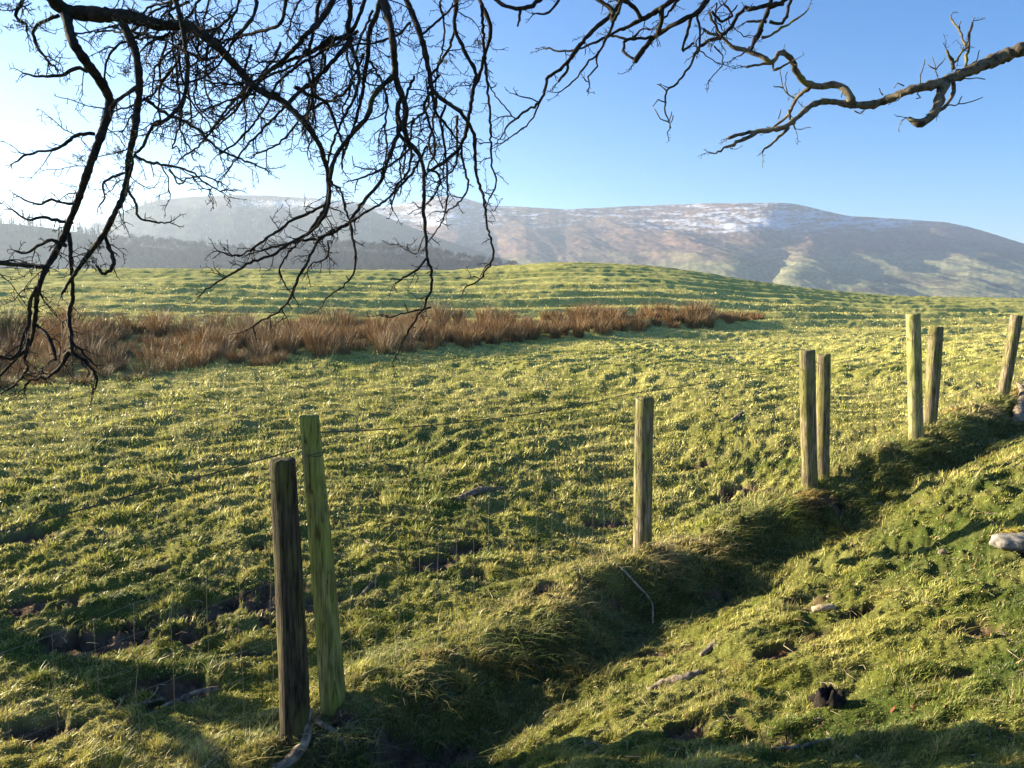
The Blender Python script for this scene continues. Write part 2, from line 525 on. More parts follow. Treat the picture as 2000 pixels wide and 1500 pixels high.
def soil_mask(x, y):
    m = np.zeros(x.shape)
    n = fbm(x * 3.1, y * 3.1, 71, 4, 0.6)
    for (sx, sy, ra, rb) in soil_w:
        dx, dy = x - sx, y - sy
        u_ = (dx * 0.93 + dy * 0.37) / ra; v_ = (-dx * 0.37 + dy * 0.93) / rb
        m = np.maximum(m, sstep(0.0, 0.45, 0.75 - (u_ * u_ + v_ * v_) + 0.9 * n))
    # scattered hoof marks in the nearer field
    r = np.hypot(x, y)
    m2 = sstep(0.62, 0.85, fbm(x * 1.7 + 9, y * 2.4, 90, 3, 0.6)) * sstep(12, 6, r)
    return np.clip(np.maximum(m, m2 * 0.8), 0, 1)


def micro(x, y):
    """hummocks, terracettes and hoof marks"""
    r = np.hypot(x, y)
    s, c = fence_s(x, y)
    # streaks across the middle field, running away to the right
    ca, sa = math.cos(math.radians(33)), math.sin(math.radians(33))
    al = x * ca + y * sa; ac = -x * sa + y * ca
    wx = 0.8 * noise(x * 0.35, y * 0.35, 31); wy = 0.8 * noise(x * 0.35, y * 0.35, 32)
    n1 = noise((al + wx) * 0.42, (ac + wy) * 1.15, 33)
    n2 = noise((al + wx) * 1.1, (ac + wy) * 2.6, 34)
    n3 = noise((al + wx) * 2.6, (ac + wy) * 5.2, 35)
    n4 = noise((al + wx) * 6.0, (ac + wy) * 12.0, 36)
    n5 = noise(x * 19, y * 23, 37)
    n6 = noise(x * 41, y * 47, 38) * sstep(14, 9, r)
    mid = 0.022 * n1 + 0.033 * np.sign(n2) * np.abs(n2) ** 1.1 + 0.040 * n3 + (0.027 * n4 + 0.017 * n5) * (1 - 0.6 * sstep(5.5, 11, r)) + 0.009 * n6
    nearf = 0.6 + 0.55 * sstep(3, 9, r)
    out = mid * nearf
    campus = sstep(0.2, 1.0, s)
    bank = np.exp(-((s - 0.15) / 0.55) ** 2)
    out = out + campus * (0.04 * noise(x * 1.3, y * 1.3, 52) + 0.032 * noise(x * 3.6, y * 3.6, 53) + 0.014 * noise(x * 9, y * 9, 57)) + bank * (0.035 * noise(x * 3.3, y * 3.3, 54) + 0.035 * noise(x * 7.5, y * 7.5, 55) + 0.018 * noise(x * 16, y * 16, 56))
    # terracettes on the far slope
    far = sstep(17, 27, y) * sstep(160, 80, r)
    t = (y - 0.10 * x + 1.6 * noise(x * 0.035, y * 0.04, 41) + 0.35 * noise(x * 0.2, y * 0.3, 42)) / 2.3
    ph = t - np.floor(t)
    saw = np.where(ph < 0.3, ph / 0.3, (1 - ph) / 0.7)
    ter = (saw - 0.5) * 0.20 * (0.75 + 0.4 * sstep(-0.5, 0.5, noise(x * 0.08, y * 0.16, 43)))
    ter += 0.05 * noise(x * 0.35, y * 1.5, 44) + 0.03 * noise(x * 1.5, y * 3.4, 45)
    out = out * (1 - far * 0.7) + ter * far
    sm = soil_mask(x, y) * sstep(20, 10, r)
    out = out - 0.05 * sm + 0.035 * sm * fbm(x * 7, y * 7, 51, 3, 0.6)
    return out


def full_h(x, y): return base_h(x, y) + micro(x, y)


G_LIT = np.array([0.295, 0.305, 0.056])
G_DEEP = np.array([0.105, 0.155, 0.035])
G_DRY = np.array([0.53, 0.48, 0.165])
STRAW = np.array([0.40, 0.29, 0.14])
SOILC = np.array([0.13, 0.082, 0.052])


def ground_col(x, y):
    s, c = fence_s(x, y)
    r = np.hypot(x, y)
    a1 = fbm(x * 0.5, y * 0.8, 61, 4, 0.6)
    a2 = fbm(x * 2.2, y * 3.0, 62, 4, 0.6)
    dry = np.clip(0.30 + 0.35 * a1 + 0.45 * a2 + 0.32 * sstep(5, 13, r) + 0.40 * sstep(16, 28, r), 0, 1)
    deep = np.clip(0.25 - 0.5 * a1 + 0.6 * fbm(x * 1.3 + 50, y * 1.7, 63, 3), 0, 1) * (1 - 0.65 * sstep(6, 16, r)) + 0.12 * sstep(0.5, 1.2, s)
    col = G_LIT * (1 - deep[..., None]) + G_DEEP * deep[..., None]
    dd = (dry * 0.75)[..., None]
    col = col * (1 - dd) + G_DRY * dd
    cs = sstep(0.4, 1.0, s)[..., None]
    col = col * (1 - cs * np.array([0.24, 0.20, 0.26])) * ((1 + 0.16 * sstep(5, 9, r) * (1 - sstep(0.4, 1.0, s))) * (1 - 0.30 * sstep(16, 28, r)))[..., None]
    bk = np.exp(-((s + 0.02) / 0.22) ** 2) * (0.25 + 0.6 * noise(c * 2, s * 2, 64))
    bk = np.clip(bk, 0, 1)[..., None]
    face_shade = (sstep(0.05, 0.2, s) * sstep(1.0, 0.6, s) * (0.5 + 0.3 * noise(x * 3, y * 3, 66)))[..., None]
    col = col * (1 - face_shade) + np.array([0.085, 0.085, 0.03]) * face_shade  # shade on the camera side of the bank, put into the ground colour
    col = col * (1 - bk) + STRAW * 0.85 * bk
    return col


# one ground sheet, fine where the picture looks, coarse elsewhere
def build_ground():
    th = np.concatenate([np.radians(np.linspace(-42, 42, 1120)), np.radians(np.linspace(42, 318, 140))[1:-1]])
    iv = 1 / np.linspace(1 / 1.5, 1 / 16.0, 640)
    rr = np.concatenate([[0.25, 0.5, 0.75, 1.0, 1.25], iv, np.geomspace(16.0, 75, 430)[1:], np.geomspace(75, 3600, 70)[1:]])
    T, R = np.meshgrid(th, rr)
    X = np.sin(T) * R; Y = np.cos(T) * R
    Z = np.zeros_like(X)
    Z[:] = base_h(X, Y)
    mask = (np.abs(np.where(T > math.pi, T - 2 * math.pi, T)) < math.radians(60)) | (R < 12)
    mz = micro(X, Y)
    Z += mz * sstep(160, 90, R)
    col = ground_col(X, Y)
    sm = (soil_mask(X, Y) * sstep(20, 10, R))[..., None]
    under = 0.38  # ground below the blades darkened for the shaded gaps between them
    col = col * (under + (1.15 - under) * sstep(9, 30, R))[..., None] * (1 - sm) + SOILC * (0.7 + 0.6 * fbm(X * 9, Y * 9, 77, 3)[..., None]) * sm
    # beyond the crest: valley pasture
    vf = sstep(90, 300, R)[..., None]
    col = col * (1 - vf) + np.array([0.10, 0.12, 0.055]) * vf
    nr, nt = X.shape
    V = np.stack([X, Y, Z], -1).reshape(-1, 3)
    i = np.arange(nr - 1)[:, None] * nt; j = np.arange(nt)[None, :]; j2 = (j + 1) % nt
    Q = np.stack([i + j, i + nt + j, i + nt + j2, i + j2], -1).reshape(-1, 4)
    c = np.array([[0, 0, full_h(np.array([0.0]), np.array([0.0]))[0]]])
    V = np.concatenate([V, c]); jj = np.arange(nt)
    Tt = np.stack([jj, (jj + 1) % nt, np.full(nt, len(V) - 1)], -1)[:, ::-1]
    cc = np.concatenate([col.reshape(-1, 3), col[0, :1]])
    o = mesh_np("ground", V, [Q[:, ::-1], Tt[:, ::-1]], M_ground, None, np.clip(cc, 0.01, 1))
    tag(o, "rough grazed pasture sloping up to a rounded crest", "field", kind="structure")


build_ground()


# ------------------------------------------------------------------ grass
def blades(x, y, z, h, wd, az, lean, col, tipcol=None, segs=1, curl=0.0):
    """vectorised blades. az = direction of lean, lean = horizontal reach / h"""
    n = len(x)
    root = np.stack([x, y, z], -1)
    fa = rng.uniform(0, math.pi, n)
    side = np.stack([np.cos(fa), np.sin(fa), np.zeros(n)], -1)
    ld = np.stack([np.cos(az), np.sin(az), np.zeros(n)], -1)
    V = []; C = []
    tipcol = col if tipcol is None else tipcol
    nl = segs
    for k in range(nl):
        t = k / float(nl)
        c = root + ld * (lean * h * t ** 1.7)[:, None]
        c[:, 2] += h * (t - curl * t * t)
        ww = wd * (1 - 0.75 * t)
        V += [c - side * ww[:, None] / 2, c + side * ww[:, None] / 2]
        cc = col * (1 - t) + tipcol * t
        C += [cc, cc]
    c = root + ld * (lean * h)[:, None]
    c[:, 2] += h * (1 - curl)
    V.append(c); C.append(tipcol)
    m = len(V)
    V = np.stack(V, 1).reshape(-1, 3); C = np.stack(C, 1).reshape(-1, 3)
    b = np.arange(n) * m
    F = []
    if nl > 1:
        q = []
        for k in range(nl - 1):
            q.append(np.stack([b + 2 * k, b + 2 * k + 1, b + 2 * k + 3, b + 2 * k + 2], -1))
        F.append(np.concatenate(q))
    F.append(np.stack([b + 2 * nl - 2, b + 2 * nl - 1, b + 2 * nl], -1))
    return V, F, C


def merge(parts):
    V = []; F = {}; C = []; n = 0
    for v, f, c in parts:
        V.append(v); C.append(c)
        for ff in f:
            F.setdefault(ff.shape[1], []).append(ff + n)
        n += len(v)
    return np.concatenate(V), [np.concatenate(x) for x in F.values()], np.concatenate(C)


def build_grass():
    parts = []
    N1 = 960000
    th = np.radians(rng.uniform(-42, 50, N1))
    iu = rng.uniform(1 / 34.0, 1 / 2.0, N1)
    r = 1 / iu
    x, y = np.sin(th) * r, np.cos(th) * r
    sm = soil_mask(x, y)
    keep = rng.uniform(0, 1, N1) > sm * 0.93
    x, y, r = x[keep], y[keep], r[keep]
    z = full_h(x, y)
    n = len(x)
    s, c = fence_s(x, y)
    tuft = sstep(0.1, 0.8, fbm(x * 4.5, y * 5.5, 81, 3, 0.6))
    big = sstep(0.25, 0.7, fbm(x * 1.5, y * 2.0, 84, 3, 0.6))
    h = (0.014 + 0.040 * tuft + 0.020 * big - 0.004 * sstep(0.5, 1.2, s)) * rng.uniform(0.5, 1.6, n)
    h = np.maximum(h, r * 0.0016 * rng.uniform(0.6, 1.4, n))
    wd = np.maximum(0.0026, r * 0.0008) * rng.uniform(0.7, 1.5, n)
    az = 1.3 * noise(x * 2.0, y * 2.0, 82) * 2 + rng.normal(0, 1.2, n) - 0.6
    lean = np.abs(rng.normal(0.55, 0.4, n))
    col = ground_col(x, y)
    col = col * (1.0 + 0.25 * big - 0.1)[:, None]
    col = col * rng.uniform(0.5, 1.65, n)[:, None]
    strawy = (rng.uniform(0, 1, n) < 0.09)[:, None]
    col = np.where(strawy, STRAW * rng.uniform(0.7, 1.3, n)[:, None], col)
    tip = np.clip(col * np.array([1.35, 1.2, 1.1]), 0, 0.8)
    near = r < 7
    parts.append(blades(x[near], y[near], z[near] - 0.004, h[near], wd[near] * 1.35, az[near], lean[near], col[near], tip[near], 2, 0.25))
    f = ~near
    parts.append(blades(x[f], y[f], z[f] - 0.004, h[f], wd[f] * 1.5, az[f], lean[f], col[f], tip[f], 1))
    V, F, C = merge(parts)
    o = mesh_np("grass", V, F, M_grass, None, C, smooth=False)
    tag(o, "short grazed winter grass covering the field", "grass", kind="stuff")

    # long pale grass on the bank under the fence
    N2 = 60000
    L = np.linalg.norm(np.diff(FL[:, :2], axis=0), axis=1); cum = np.concatenate([[0], np.cumsum(L)])
    lo, hi = cum[1] + 0.3, cum[-2] + 1.5
    ch = rng.uniform(0, 1, N2) ** 1.25 * (hi - lo) + lo
    px = np.interp(ch, cum, FL[:, 0]); py = np.interp(ch, cum, FL[:, 1])
    gx = np.interp(ch + 0.1, cum, FL[:, 0]) - px; gy = np.interp(ch + 0.1, cum, FL[:, 1]) - py
    gl = np.hypot(gx, gy); nx, ny = gy / gl, -gx / gl      # towards the camera side
    off = rng.normal(0.16, 0.23, N2)
    off = np.where(rng.uniform(0, 1, N2) < 0.3, rng.uniform(0.1, 0.75, N2), off)
    x = px + nx * off; y = py + ny * off
    cl = fbm(x * 3.2, y * 3.2, 101, 3, 0.6)
    k = rng.uniform(-0.45, 0.55, N2) < cl
    x, y, nx, ny, off = x[k], y[k], nx[k], ny[k], off[k]
    n = len(x); r = np.hypot(x, y)
    z = full_h(x, y)
    h = rng.uniform(0.05, 0.17, n) * (1 + 0.5 * noise(x * 1.5, y * 1.5, 102))
    az = np.arctan2(ny, nx) + rng.normal(0, 0.9, n) + np.where(off < -0.05, math.pi * 0.8, 0)
    lean = rng.uniform(0.4, 1.5, n)
    mixv = np.clip(0.32 - 0.5 * sstep(0.1, 0.5, off) + 0.6 * noise(x * 1.1, y * 1.1, 103) + rng.normal(0, 0.3, n), 0, 1)[:, None]
    col = (STRAW * 1.2) * mixv + np.array([0.16, 0.20, 0.04]) * (1 - mixv)
    rust = (noise(x * 0.9, y * 0.9, 104) > 0.42)[:, None]
    col = np.where(rust, col * np.array([1.05, 0.78, 0.6]), col) * rng.uniform(0.45, 1.6, n)[:, None] * (1 - 0.5 * sstep(0.15, 0.5, off))[:, None]  # blades darkened down the shaded side of the bank
    V, F, C = blades(x, y, z - 0.005, h, np.maximum(0.003, r * 0.0008) * rng.uniform(0.7, 1.6, n), az, lean, col, np.clip(col * 1.2, 0, 0.8), 3, 0.55)
    o = mesh_np("bank_grass", V, F, M_grass, None, C, smooth=False)
    tag(o, "long pale straw coloured grass drooping over the low bank under the fence", "long grass", kind="stuff")


build_grass()


# ------------------------------------------------------------------ rush bed
def build_rushes():
    un = np.array([-300, 0, 200, 400, 560, 700, 850, 1000, 1200, 1400, 1490])
    vn = np.array([770, 760, 742, 715, 702, 694, 688, 668, 652, 637, 626])
    vf = np.array([650, 648, 646, 645, 642, 638, 634, 631, 624, 617, 619])
    dn = depth_at(un, vn); df = depth_at(un, vf)
    parts = []
    centres = []
    tries = 0
    while len(centres) < 400 and tries < 9000:
        tries += 1
        u = -300 + 1790 * (1 - rng.uniform() ** 1.0)
        a_, b_ = np.interp(u, un, dn), np.interp(u, un, df)
        t = rng.uniform() ** 1.15
        t = t - 0.16 * max(0, noise(np.array([u * 0.02]), np.array([3.3]), 118)[0]) * (1 - t) + 0.10 * max(0, noise(np.array([u * 0.03]), np.array([9.3]), 119)[0])
        d = a_ + (b_ - a_) * t
        x = (u - 1000) / 1500.0 * d; y = d
        if any((x - q[0]) ** 2 + (y - q[1]) ** 2 < 0.21 for q in centres):
            continue
        gap = noise(np.array([x * 0.35]), np.array([y * 0.35]), 111)[0]
        if gap < -0.12 and rng.uniform() < 0.7: continue
        edge = min(1, (1490 - u) / 160.0 + 0.35)
        centres.append((x, y, edge, t, u))
    for (x, y, edge, t, u) in centres:
        n = int(rng.uniform(190, 300))
        R = rng.uniform(0.12, 0.25)
        a_ = rng.uniform(0, 2 * math.pi, n); q = np.sqrt(rng.uniform(0, 1, n)) * R
        bx, by = x + np.cos(a_) * q, y + np.sin(a_) * q
        bz = full_h(bx, by)
        H = np.clip(0.50 + 0.42 * noise(np.array([x * 0.6 + 7]), np.array([y * 0.5]), 116)[0] + rng.normal(0, 0.09), 0.2, 0.85) * edge * (0.78 + 0.22 * min(1, t * 5))
        h = H * rng.uniform(0.55, 1.1, n)
        az = a_ + rng.normal(0, 0.5, n)
        lean = 0.10 + 0.50 * q / R * rng.uniform(0.4, 1.3, n)
        d = np.hypot(bx, by)
        wd = np.maximum(0.004, d * 0.0006) * rng.uniform(0.7, 1.3, n)
        kind = np.clip(0.45 + 0.75 * noise(np.array([x * 0.55]), np.array([y * 0.4]), 115)[0] + rng.normal(0, 0.16), 0, 0.999)
        if kind < 0.5: c = np.array([0.24, 0.118, 0.038])
        elif kind < 0.8: c = np.array([0.17, 0.092, 0.036])
        elif kind < 0.92: c = np.array([0.12, 0.11, 0.04])
        else: c = np.array([0.32, 0.22, 0.12])
        col = c * rng.uniform(0.6, 1.4, (n, 1))
        stw = (rng.uniform(0, 1, n) < 0.13)[:, None]
        col = np.where(stw, np.array([0.5, 0.38, 0.22]), col)
        low = col * 0.45 + np.array([0.30, 0.23, 0.11]) * 0.45
        parts.append(blades(bx, by, bz - 0.02, h, wd * 0.85, az, lean, low, col, 3, 0.12))
        # pale collapsed skirt
        m = 50
        a_ = rng.uniform(0, 2 * math.pi, m); q = R * rng.uniform(0.5, 1.25, m)
        bx, by = x + np.cos(a_) * q, y + np.sin(a_) * q
        parts.append(blades(bx, by, full_h(bx, by) - 0.02, rng.uniform(0.1, 0.28, m) * edge, np.full(m, 0.010), a_ + rng.normal(0, 0.6, m), rng.uniform(0.5, 1.8, m),
                            np.array([0.20, 0.17, 0.07]) * rng.uniform(0.5, 1.4, (m, 1)), np.array([0.36, 0.29, 0.15]) * rng.uniform(0.6, 1.2, (m, 1)), 3, 0.5))
    V, F, C = merge(parts)
    o = mesh_np("rush_bed", V, F, M_rush, None, C, smooth=False)
    tag(o, "long belt of rusty brown rushes crossing the damp hollow of the field", "rushes", kind="stuff")


build_rushes()


# ------------------------------------------------------------------ far hills
def hill(name, sil, D, foot, z0, colfn, power=1.15, rough=0.05, nu=900, nv=170, label="", seed=0, gully=None, back=1.5):
    us = np.linspace(sil[0][0], sil[-1][0], nu)
    vs = np.interp(us, [s[0] for s in sil], [s[1] for s in sil])
    # soften the corners of the outline, keep small bumps
    k = np.hanning(31); k /= k.sum()
    vs = np.convolve(np.pad(vs, 15, mode='edge'), k, 'valid')
    vs += 0.8 * noise(us * 0.02, us * 0 + seed, 200 + seed) + 0.35 * noise(us * 0.09, us * 0 + seed, 201 + seed)
    Dv = D * (1 + 0.06 * noise(us * 0.003, us * 0 + 2.2, 203 + seed))
    ridge = P(us, vs, Dv)
    t = np.linspace(0, 1, nv)
    tb = np.linspace(1, back, 14)[1:]
    T = np.concatenate([t, tb])
    rx = ridge[:, 0] / ridge[:, 1]
    Yf = foot + (Dv - foot)[None, :] * T[:, None]
    Xf = rx[None, :] * Yf
    f = np.where(T < 1, T ** power, 1 - (T - 1) * 0.9)
    Z = z0 + (ridge[:, 2] - z0)[None, :] * f[:, None]
    env = np.clip(T * (1 - T) * 4, 0, 1)[:, None] ** 0.8
    n = fbm(Xf / (D * 0.13) + 0.35 * Yf / (D * 0.13), Yf / (D * 0.22), 210 + seed, 6, 0.5)
    Z = Z + env * n * D * rough * 0.5
    if gully is not None:
        Z = Z + gully(Xf, Yf, T[:, None], us[None, :], D) * env
    nr, nt = Xf.shape
    V = np.stack([Xf, Yf, Z], -1)
    uu, vv = UV(V)
    C = colfn(V, uu, vv, T[:, None])
    i = np.arange(nr - 1)[:, None] * nt; j = np.arange(nt - 1)[None, :]
    Q = np.stack([i + j, i + j + 1, i + nt + j + 1, i + nt + j], -1).reshape(-1, 4)
    o = mesh_np(name, V.reshape(-1, 3), [Q], M_hill, None, C.reshape(-1, 3))
    tag(o, label, "hill", kind="structure")
    return V, us


MSIL = [(420, 470), (560, 410), (650, 393), (690, 393), (740, 403), (790, 398), (830, 390), (865, 382), (900, 383), (930, 395), (960, 401), (1020, 404), (1110, 409), (1200, 404), (1300, 400), (1400, 397), (1500, 396),
        (1550, 397), (1600, 409), (1650, 421), (1700, 424), (1750, 427), (1850, 434), (1900, 445), (1950, 460), (2000, 476), (2100, 505), (2300, 540), (2700, 560)]


def seg_d(u, v, a_, b_):
    dx, dy = b_[0] - a_[0], b_[1] - a_[1]
    t = np.clip(((u - a_[0]) * dx + (v - a_[1]) * dy) / (dx * dx + dy * dy), 0, 1)
    return np.hypot(u - a_[0] - t * dx, v - a_[1] - t * dy)


def mcol(V, u, v, T):
    X, Y, Z = V[..., 0], V[..., 1], V[..., 2]
    n1 = fbm(u * 0.008, v * 0.03, 301, 5, 0.55)
    n2 = fbm(u * 0.03 + v * 0.02, v * 0.10, 302, 5, 0.6)
    heath = np.array([0.125, 0.085, 0.082]); brown = np.array([0.19, 0.125, 0.09]); rt_ = sstep(1380, 1560, u)[..., None]; grn = np.array([0.14, 0.145, 0.075]) * (1 + 0.35 * rt_); gr2 = np.array([0.175, 0.165, 0.09]) * (1 + 0.35 * rt_)  # lower fields on the right lightened to offset their shaded slope
    low = sstep(478, 515, v + 14 * n1 + 8 * n2 - 10 * sstep(1500, 1300, u))[..., None]
    k = sstep(-0.3, 0.5, n2)[..., None]
    up = heath * (1 - k) + brown * k
    g = grn * (1 - k) + gr2 * k
    c = up * (1 - low) + g * low
    # fields: soft bands
    band = sstep(0.1, 0.5, noise(u * 0.006 + 3, v * 0.07, 305))[..., None] * low
    c = c * (1 - 0.35 * band) + np.array([0.16, 0.14, 0.09]) * 0.35 * band
    # snow, boosted on the right slope to offset its shade
    hgt = sstep(482, 408, v + 12 * n1)
    hot = np.exp(-(((u - 1520) / 130) ** 2 + ((v - 440) / 28) ** 2)) + 0.8 * np.exp(-(((u - 850) / 70) ** 2 + ((v - 425) / 26) ** 2)) + 0.55 * np.exp(-(((u - 1330) / 120) ** 2 + ((v - 445) / 22) ** 2)) \
        + 0.8 * np.exp(-(((u - 1740) / 150) ** 2 + ((v - 440) / 16) ** 2)) + 0.5 * np.exp(-(((u - 700) / 50) ** 2 + ((v - 420) / 25) ** 2))
    streak = fbm(u * 0.018 - v * 0.05, v * 0.16 + u * 0.012, 310, 5, 0.65)
    fine = fbm(u * 0.11, v * 0.32, 311, 3, 0.7)
    sn = sstep(0.02, 0.55, hgt * (0.10 + 0.70 * hot) + 0.62 * streak * hgt + 0.30 * fine * hgt - 0.15)
    sn = (sn * 0.72)[..., None]
    c = c * (0.75 + 0.5 * sstep(-0.5, 0.5, fine))[..., None]
    c = c * (1 - sn) + np.array([0.60, 0.64, 0.72]) * sn
    # field walls
    for a_, b_, wd_ in [((1335, 490), (1325, 520), 1.2), ((1380, 520), (1500, 497), 1.0), ((1600, 508), (1632, 532), 1.1), ((1605, 508), (1780, 506), 0.8), ((1665, 525), (1860, 528), 0.8),
                        ((1820, 520), (1845, 545), 1.0), ((1860, 530), (1990, 522), 0.8), ((1720, 568), (1900, 562), 0.8), ((1900, 562), (2000, 556), 0.8), ((1620, 535), (1670, 538), 0.9), ((1030, 490), (1120, 470), 0.8), ((1460, 520), (1530, 503), 0.9)]:
        m = (np.exp(-(seg_d(u, v, a_, b_) / wd_) ** 2) * 0.6)[..., None]
        c = c * (1 - m) + np.array([0.06, 0.055, 0.05]) * m
    # little woods and scrub
    for (a_, b_, ra, rb) in [(1760, 545, 50, 10), (1830, 550, 50, 11), (1855, 535, 14, 8), (1975, 502, 60, 11), (1940, 505, 30, 7), (1700, 567, 40, 5), (1150, 505, 30, 6), (1400, 497, 30, 4), (1900, 455, 20, 3), (1960, 557, 22, 4), (1550, 490, 22, 3), (1700, 490, 45, 4)]:
        e_ = ((u - a_) / ra) ** 2 + ((v - b_) / rb) ** 2
        m = (sstep(1.3, 0.4, e_ + 0.9 * fbm(u * 0.07, v * 0.2, 320, 3)) * 0.75)[..., None]
        c = c * (1 - m) + np.array([0.07, 0.06, 0.05]) * m
    return np.clip(c, 0.01, 1)


def mgully(X, Y, T, u, D):
    # the big combe on the right of the summit and two shallower ones
    g = 0
    for (uc0, uc1, wd_, dep) in [(1575, 1440, 42, 62), (900, 1040, 55, 55), (1300, 1260, 60, 22), (1800, 1840, 70, 20), (780, 900, 40, 28)]:
        uc = uc1 + (uc0 - uc1) * T
        g = g - 0.4 * dep * np.exp(-((u - uc) / wd_) ** 2)
    return g


VM, _ = hill("mountain", MSIL, 2700, 1100, -60, mcol, 1.25, 0.020, 1300, 260, "long whaleback mountain dusted with snow above pale green lower fields", 1, mgully)

LSIL = [(60, 470), (150, 452), (200, 440), (250, 410), (300, 392), (340, 387), (400, 383), (460, 380), (520, 382), (600, 386), (680, 395), (760, 425), (830, 455), (900, 480), (980, 505), (1050, 525), (1150, 560)]


def lcol(V, u, v, T):
    n = fbm(u * 0.02, v * 0.08, 330, 5, 0.6)
    f = fbm(u * 0.2, v * 0.5, 331, 3, 0.7)
    c = np.array([0.05, 0.052, 0.04]) * (1 + 0.35 * n + 0.3 * f)[..., None]
    m = (sstep(415, 392, v + 10 * n) * 0.8)[..., None]
    c = c * (1 - m) + np.array([0.20, 0.16, 0.13]) * m
    sn = (sstep(0.1, 0.6, np.exp(-(((u - 600) / 120) ** 2 + ((v - 398) / 9) ** 2)) + 0.5 * f - 0.25) * 0.6)[..., None]
    return np.clip(c * (1 - sn) + np.array([0.8, 0.82, 0.85]) * sn, 0.01, 1)


VL, uL = hill("forested_hill", LSIL, 2000, 1000, -60, lcol, 1.1, 0.03, 700, 120, "hazy forested hill with a trace of snow on top behind the hanging branches", 2)

NSIL = [(-900, 440), (-300, 430), (0, 436), (60, 440), (110, 447), (180, 458), (230, 476), (300, 484), (400, 493), (470, 497), (560, 492), (650, 490), (720, 491), (800, 498), (880, 506), (950, 513), (1030, 521), (1120, 540)]


def ncol(V, u, v, T):
    n = fbm(u * 0.03, v * 0.1, 340, 5, 0.6)
    c = np.array([0.030, 0.029, 0.020]) * (1 + 0.5 * n)[..., None]
    r = (sstep(900, 980, u) * np.ones_like(v))[..., None]
    return np.clip(c * (1 - r) + np.array([0.13, 0.08, 0.05]) * r, 0.01, 1)


VN, uN = hill("wooded_hillside", NSIL, 1000, 560, -45, ncol, 1.1, 0.02, 500, 60, "low dark hillside under the bare wood on the left", 3)


